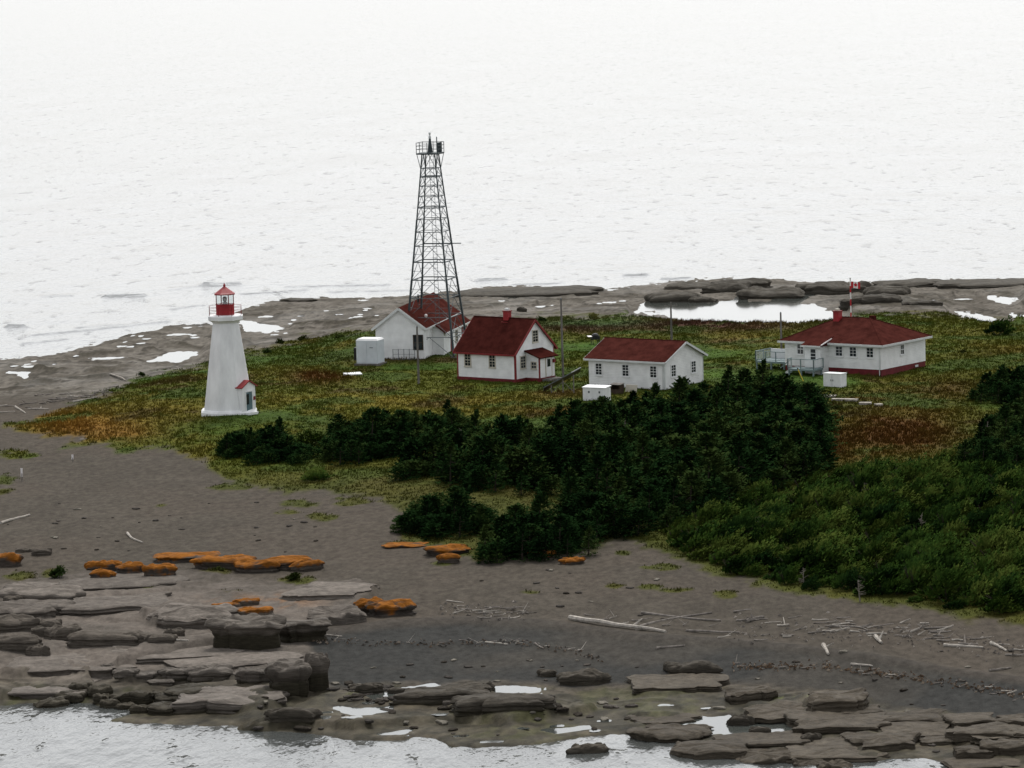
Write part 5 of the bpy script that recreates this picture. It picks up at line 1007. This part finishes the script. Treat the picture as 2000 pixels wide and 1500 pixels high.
def spruce_mesh(seed, R=1.5, h=4.2, n=80, lean=.0, power=.75, tops=1):
    rng = np.random.default_rng(seed); out = []
    for q in range(tops):
        hh = h * (1 if q == 0 else rng.uniform(.6, .88)); ox, oy = (0, 0) if q == 0 else (rng.uniform(-.6, .6) * R, rng.uniform(-.6, .6) * R); nn = n if q == 0 else n // 2; rq = R if q == 0 else R * .7
        t = np.sort(rng.random(nn) ** .85); az = rng.uniform(0, 2 * np.pi, nn) + t * 9
        r = (rq * (1 - t) ** power * rng.uniform(.55, 1.2, nn) + .10) * (1 + .22 * np.cos(az))       # longer on the lee side
        B0 = np.stack([ox + lean * hh * t * t, oy + 0 * t, hh * t * .97 + .05], 1)
        B1 = B0 + np.stack([np.cos(az) * r, np.sin(az) * r, (-.16 + .42 * t) * r + rng.normal(0, .06, nn)], 1)
        out.append(pads(rng, B0, B1, 15, .34, .17, .12))
        k = 22; lz = np.linspace(0, 1, k); lead0 = np.stack([ox + lean * hh + 0 * lz, oy + 0 * lz, hh * (.86 + .14 * lz)], 1); aa = rng.uniform(0, 6.28, k)
        out.append(pads(rng, lead0, lead0 + np.stack([np.cos(aa) * .16 * (1.15 - lz), np.sin(aa) * .16 * (1.15 - lz), .12 + 0 * lz], 1), 3, .5, .10))
    Vv = np.concatenate(out); return Vv, np.arange(len(Vv)).reshape(-1, 3)
def tree_proto(name, seed, R, h, mat, n=80, **kw):
    Vv, Ff = spruce_mesh(seed, R, h, n, **kw)
    lean = kw.get('lean', 0); m_ = MB()
    for i in range(4):
        a, b_ = i / 4, (i + 1) / 4; m_.tube((lean * h * a * a, 0, h * a * .92 - (.3 if i == 0 else 0)), (lean * h * b_ * b_, 0, h * b_ * .92), .11 * h / 4 * (1 - a) + .015, .11 * h / 4 * (1 - b_) + .015, 6, cap=False)
    rng = random.Random(seed)
    for _ in range(7):
        t = rng.uniform(.05, .6); az = rng.uniform(0, 6.28); r = R * (1 - t) ** .8 * .8; m_.tube((0, 0, h * t), (math.cos(az) * r, math.sin(az) * r, h * t - .1), .03, .01, 4, cap=False)
    tr = m_.mesh('trunk'); tr.materials.append(MAT['bark']); cr = mesh_np('crown', Vv, Ff); cr.materials.append(MAT[mat]); return name, tr, cr
def place_tree(proto, x, y, z, s, sz, rz, label, cat, group):
    nm, tr, cr = proto
    o = empty(nm, (x, y, z), rz); o.scale = (s, s, sz); tag(o, label, cat, group)
    for a, me_ in (('trunk', tr), ('crown', cr)): c = bpy.data.objects.new(a, me_); COL.objects.link(c); c.parent = o
    return o
def shrub_mesh(seed, R, h, n, wind=.5):      # low wind-shaped mat of branches
    rng = np.random.default_rng(seed); nB = n // 9
    az = rng.uniform(0, 2 * np.pi, nB); q = rng.random(nB) ** .6; x0 = np.cos(az) * q * R * .7; y0 = np.sin(az) * q * R * .6
    top = h * (1 - .75 * q * q) * (.45 + 1.0 * fbm(x0 * 1.6 + seed, y0 * 1.6, seed, 2)) * rng.uniform(.6, 1.1, nB)
    B0 = np.stack([x0 * .6 - .2, y0 * .6, top * .45], 1); B1 = np.stack([x0 * 1.25 + wind * top + rng.normal(.15, .2, nB), y0 * 1.25 + rng.normal(0, .2, nB), top], 1)
    Vv = pads(rng, B0, B1, 16, .42, .15, .05); return Vv, np.arange(len(Vv)).reshape(-1, 3)
def shrub_proto(name, seed, R, h, n, mat):
    Vv, Ff = shrub_mesh(seed, R, h, n); m_ = MB(); rng = random.Random(seed)
    for _ in range(6): az = rng.uniform(0, 6.28); m_.tube((0, 0, -.2), (math.cos(az) * R * .6, math.sin(az) * R * .6, h * .6), .05, .012, 5, cap=False)
    tr = m_.mesh('trunk'); tr.materials.append(MAT['bark']); cr = mesh_np('crown', Vv, Ff); cr.materials.append(MAT[mat]); return name, tr, cr
SP = [tree_proto('spruce_tree', 11 + i, R, h, 'spruce', n=n, lean=ln, power=pw, tops=tp) for i, (R, h, n, ln, pw, tp) in enumerate(((1.8, 2.9, 105, .08, .5, 3), (2.0, 3.2, 120, .06, .5, 2), (1.6, 3.3, 100, .08, .6, 1), (2.4, 2.4, 120, .14, .38, 3), (1.5, 3.7, 100, .05, .75, 1), (2.6, 1.9, 120, .18, .34, 4), (2.1, 2.7, 110, .12, .45, 3), (1.3, 2.9, 80, .08, .62, 1)))]
LOW = [shrub_proto('low_spruce', 71 + i, R, h, n, 'mat_spruce') for i, (R, h, n) in enumerate(((1.9, 1.6, 1000), (2.3, 1.2, 1100), (1.4, 2.1, 950), (2.0, 1.4, 1000), (1.3, 1.0, 700), (2.5, 1.8, 1300)))]
SH = [shrub_proto('meadow_shrub', 91 + i, R, h, n, 'shrub') for i, (R, h, n) in enumerate(((.8, .7, 420), (1.0, .55, 480), (.6, .8, 380)))]
def snag(x, y, z, h, label):
    o = empty('dead_spruce', (x, y, z), random.uniform(0, 6)); tag(o, label, 'tree', 'dead spruces')
    MB().tube((0, 0, -.2), (.1, .1, h), .07, .02, 6).build('trunk', 'deadwood', o); m_ = MB()
    for _ in range(26):
        t = random.uniform(.25, .98); a = random.uniform(0, 6.28); r = (1 - t) * h * .28 + .15; m_.tube((.1 * t, .1 * t, h * t), (math.cos(a) * r, math.sin(a) * r, h * t + random.uniform(-.1, .25)), .022, .006, 4, cap=False)
    m_.build('branches', 'deadwood', o)
def pip(px, py, poly):
    return float(sdf(np.array([px * 1.]), np.array([py * 1.]), poly)[0])
def thicket(poly, spacing, protos, lift, smin, smax, label, cat, group, maxn=300, seed=1, zf=(.85, 1.15), edge_shrink=26):
    random.seed(seed); pts = []; bx = [p[0] for p in poly]; by = [p[1] for p in poly]; tries = 0; out = []
    while tries < 5200 and len(pts) < maxn:
        tries += 1; px, py = random.uniform(min(bx), max(bx)), random.uniform(min(by), max(by)); d = pip(px, py, poly)
        if d < 2: continue
        x, y = G(px, py, lift)
        if any((x - a) ** 2 + ((y - b_) * .8) ** 2 < spacing * spacing for a, b_ in pts): continue
        pts.append((x, y)); s = random.uniform(smin, smax) * (.62 + .38 * min(1, d / edge_shrink))
        pi = random.randrange(len(protos)); lb = label(px, py, pi, s, protos) if callable(label) else label
        out.append(place_tree(protos[pi], x, y, tz(x, y) - .05, s, s * random.uniform(*zf), random.uniform(-.7, .7), lb, cat, group))
    return out
T1 = [(775, 905), (840, 872), (930, 850), (1070, 835), (1130, 805), (1200, 795), (1300, 785), (1390, 775), (1425, 752), (1470, 748), (1540, 755), (1590, 785), (1625, 830), (1630, 880), (1570, 925), (1460, 955), (1380, 992), (1270, 1022), (1180, 1042), (1105, 1015), (1095, 945), (1000, 945), (900, 932), (830, 925)]
SHAPE = ('two-topped', 'full conical', 'narrow', 'broad three-topped', 'tall slender', 'low spreading', 'rounded two-topped', 'thin young')
def lab_main(px, py, pi, s_, pr):
    col_ = 'left end' if px < 960 else ('left half' if px < 1180 else ('middle' if px < 1400 else 'right end')); row = 'back' if py < 850 - (px < 960) * -20 else ('heart' if py < 925 else 'front edge')
    return ('large ' if s_ > 1.1 else 'small ' if s_ < .85 else '') + SHAPE[pi] + ' dark spruce at the ' + row + ' of the main thicket, ' + col_
LSH = ('domed', 'flat wide', 'upright', 'cushion-shaped', 'small', 'broad high')
def lab_low(px, py, pi, s_, pr):
    col_ = 'left part' if px < 1480 else ('middle' if px < 1700 else ('right part' if px < 1870 else 'right edge')); row = 'upper' if py < 985 else ('central' if py < 1080 else 'lower beach')
    return ('large ' if s_ > 1.05 else 'little ' if s_ < .72 else '') + LSH[pi] + ' low spruce in the ' + row + ' scrub mat, ' + col_
n_t = thicket(T1, 2.05, SP, 1.1, .85, 1.35, lab_main, 'spruce', 'spruces of the main thicket', 300, 3)
print('thicket', len(n_t))
for poly, lab, grp, sd in (([(640, 890), (655, 835), (720, 830), (800, 822), (880, 818), (910, 832), (890, 850), (760, 880), (690, 895)], 'dark spruce in the narrow belt right of the lighthouse', 'spruces of the narrow belt', 4),
                           ([(780, 1020), (830, 985), (900, 965), (950, 1005), (930, 1030), (860, 1030)], 'dark spruce in the clump at the edge of the sand', 'spruces at the edge of the sand', 5),
                           ([(925, 1075), (965, 1030), (1050, 1015), (1155, 1048), (1155, 1068), (1000, 1080)], 'dark spruce in the lowest clump above the beach', 'spruces of the lowest clump', 6),
                           ([(1875, 900), (1905, 850), (1960, 805), (2006, 790), (2006, 900)], 'tall dark spruce in the group at the right edge', 'spruces at the right edge', 7),
                           ([(1900, 772), (1930, 742), (2006, 738), (2006, 775)], 'rounded dark spruce on the meadow at the right edge', 'rounded spruces on the right meadow', 8)):
    print(grp, len(thicket(poly, 1.6, SP, .9, .8, 1.15, (lambda px, py, pi, s_, pr, lab=lab: ('large ' if s_ > .95 else 'small ') + SHAPE[pi] + ' ' + lab.replace('tall ', '').replace('rounded ', '')), 'spruce', grp, 70, sd)))
for poly, lab, grp, sd in (([(436, 880), (460, 848), (490, 850), (492, 882)], 'dark low spruce of the small bush nearest the lighthouse', 'spruces of the small bush', 9), ([(488, 895), (520, 845), (545, 840), (590, 880), (590, 893)], 'dark spruce of the round bush below the lighthouse', 'spruces of the round bush', 10)):
    print(grp, len(thicket(poly, 1.1, SP[3:7], .7, .75, 1.0, (lambda px, py, pi, s_, pr, lab=lab, po=poly: ('large ' if s_ > .78 else 'small ') + SHAPE[pi + 3] + ' ' + lab + (', left side' if px < (po[0][0] + po[-1][0]) / 2 else ', right side')), 'spruce', grp, 14, sd)))
T8 = [(1275, 1045), (1400, 990), (1470, 960), (1640, 912), (1800, 905), (2008, 900), (2008, 1195), (1990, 1190), (1880, 1180), (1700, 1155), (1550, 1140), (1430, 1112)]
print('low', len(thicket(T8, 1.7, LOW, .45, .55, 1.35, lab_low, 'low spruce', 'low spruces of the right-hand mat', 300, 12, (.8, 1.3), 18)))
random.seed(31)
for px, py, h, lab in ((1282 + 160, 950, 3.0, 'pale dead spruce at the lower edge of the main thicket'), (1690, 975, 1.4, 'pale dead branch heap among the low spruces'), (1140, 925, 2.2, 'dead spruce in the left half of the main thicket'), (1275, 985, 1.8, 'dead pale spruce low in the main thicket'), (1570, 1150, 1.6, 'dead grey spruce at the lower edge of the mat'), (1680, 1175, 1.6, 'dead grey bush above the right beach'), (900, 890, 2.4, 'greyish dead spruce at the left of the main thicket'), (1030, 905, 2.2, 'pale dead spruce left of the thicket middle'), (1225, 880, 2.8, 'tall dead spruce near the thicket centre'), (1345, 925, 2.4, 'dead spruce low right of the thicket centre'), (1520, 860, 2.6, 'dead spruce in the right end of the thicket'), (1800, 1040, 1.4, 'dead bleached bush in the middle of the scrub mat'), (1480, 1040, 1.3, 'dead bleached bush at the left of the scrub mat'), (1930, 880, 2.6, 'grey dead spruce in the group at the right edge')):
    x, y = G(px, py); snag(x, y, tz(x, y), h, lab)
for i, (px, py, s) in enumerate(((1947, 655, 1.1), (615, 938, .8), (1180, 790, .6), (610, 868, 1.0), (590, 872, .7), (105, 1128, 1.0), (1560, 770, .7), (1640, 798, .6), (550, 672, .8), (590, 665, .8), (660, 660, .7), (1160, 625, .9), (1060, 628, .8), (1700, 640, .5), (1880, 690, .5), (520, 690, .7), (470, 700, .6), (280, 735, .6), (575, 1132, .8), (420, 1116, .6))):
    x, y = G(px, py)
    labs = ('single dark shrub on the far right meadow', 'small dark shrub on the grass below the narrow spruce belt', 'small shrub by the white storage chest', 'shrub at the left end of the narrow spruce belt', 'small shrub left of the narrow spruce belt', 'green shrub by the left orange rocks', 'shrub under the front deck of the bungalow', 'shrub by the planks before the bungalow', 'shrub on the far grass edge left of the container', 'shrub on the far grass edge nearer the container', 'shrub beside the container on the far side', 'shrub on the far grass edge beyond the cottage', 'shrub on the far grass edge beyond the house chimney', 'small shrub on the meadow beyond the bungalow', 'small shrub right of the bungalow', 'shrub on the grass edge right of the lighthouse lantern', 'shrub right behind the lighthouse', 'shrub at the grass edge left of the lighthouse', 'green tuft of shrub among the orange rocks', 'smaller green tuft beside the orange rocks')
    place_tree(SH[i % 3] if i not in (0, 1, 3) else LOW[i % 5], x, y, tz(x, y), s, s, i * 1.3, labs[i], 'shrub', 'shrubs of the island')
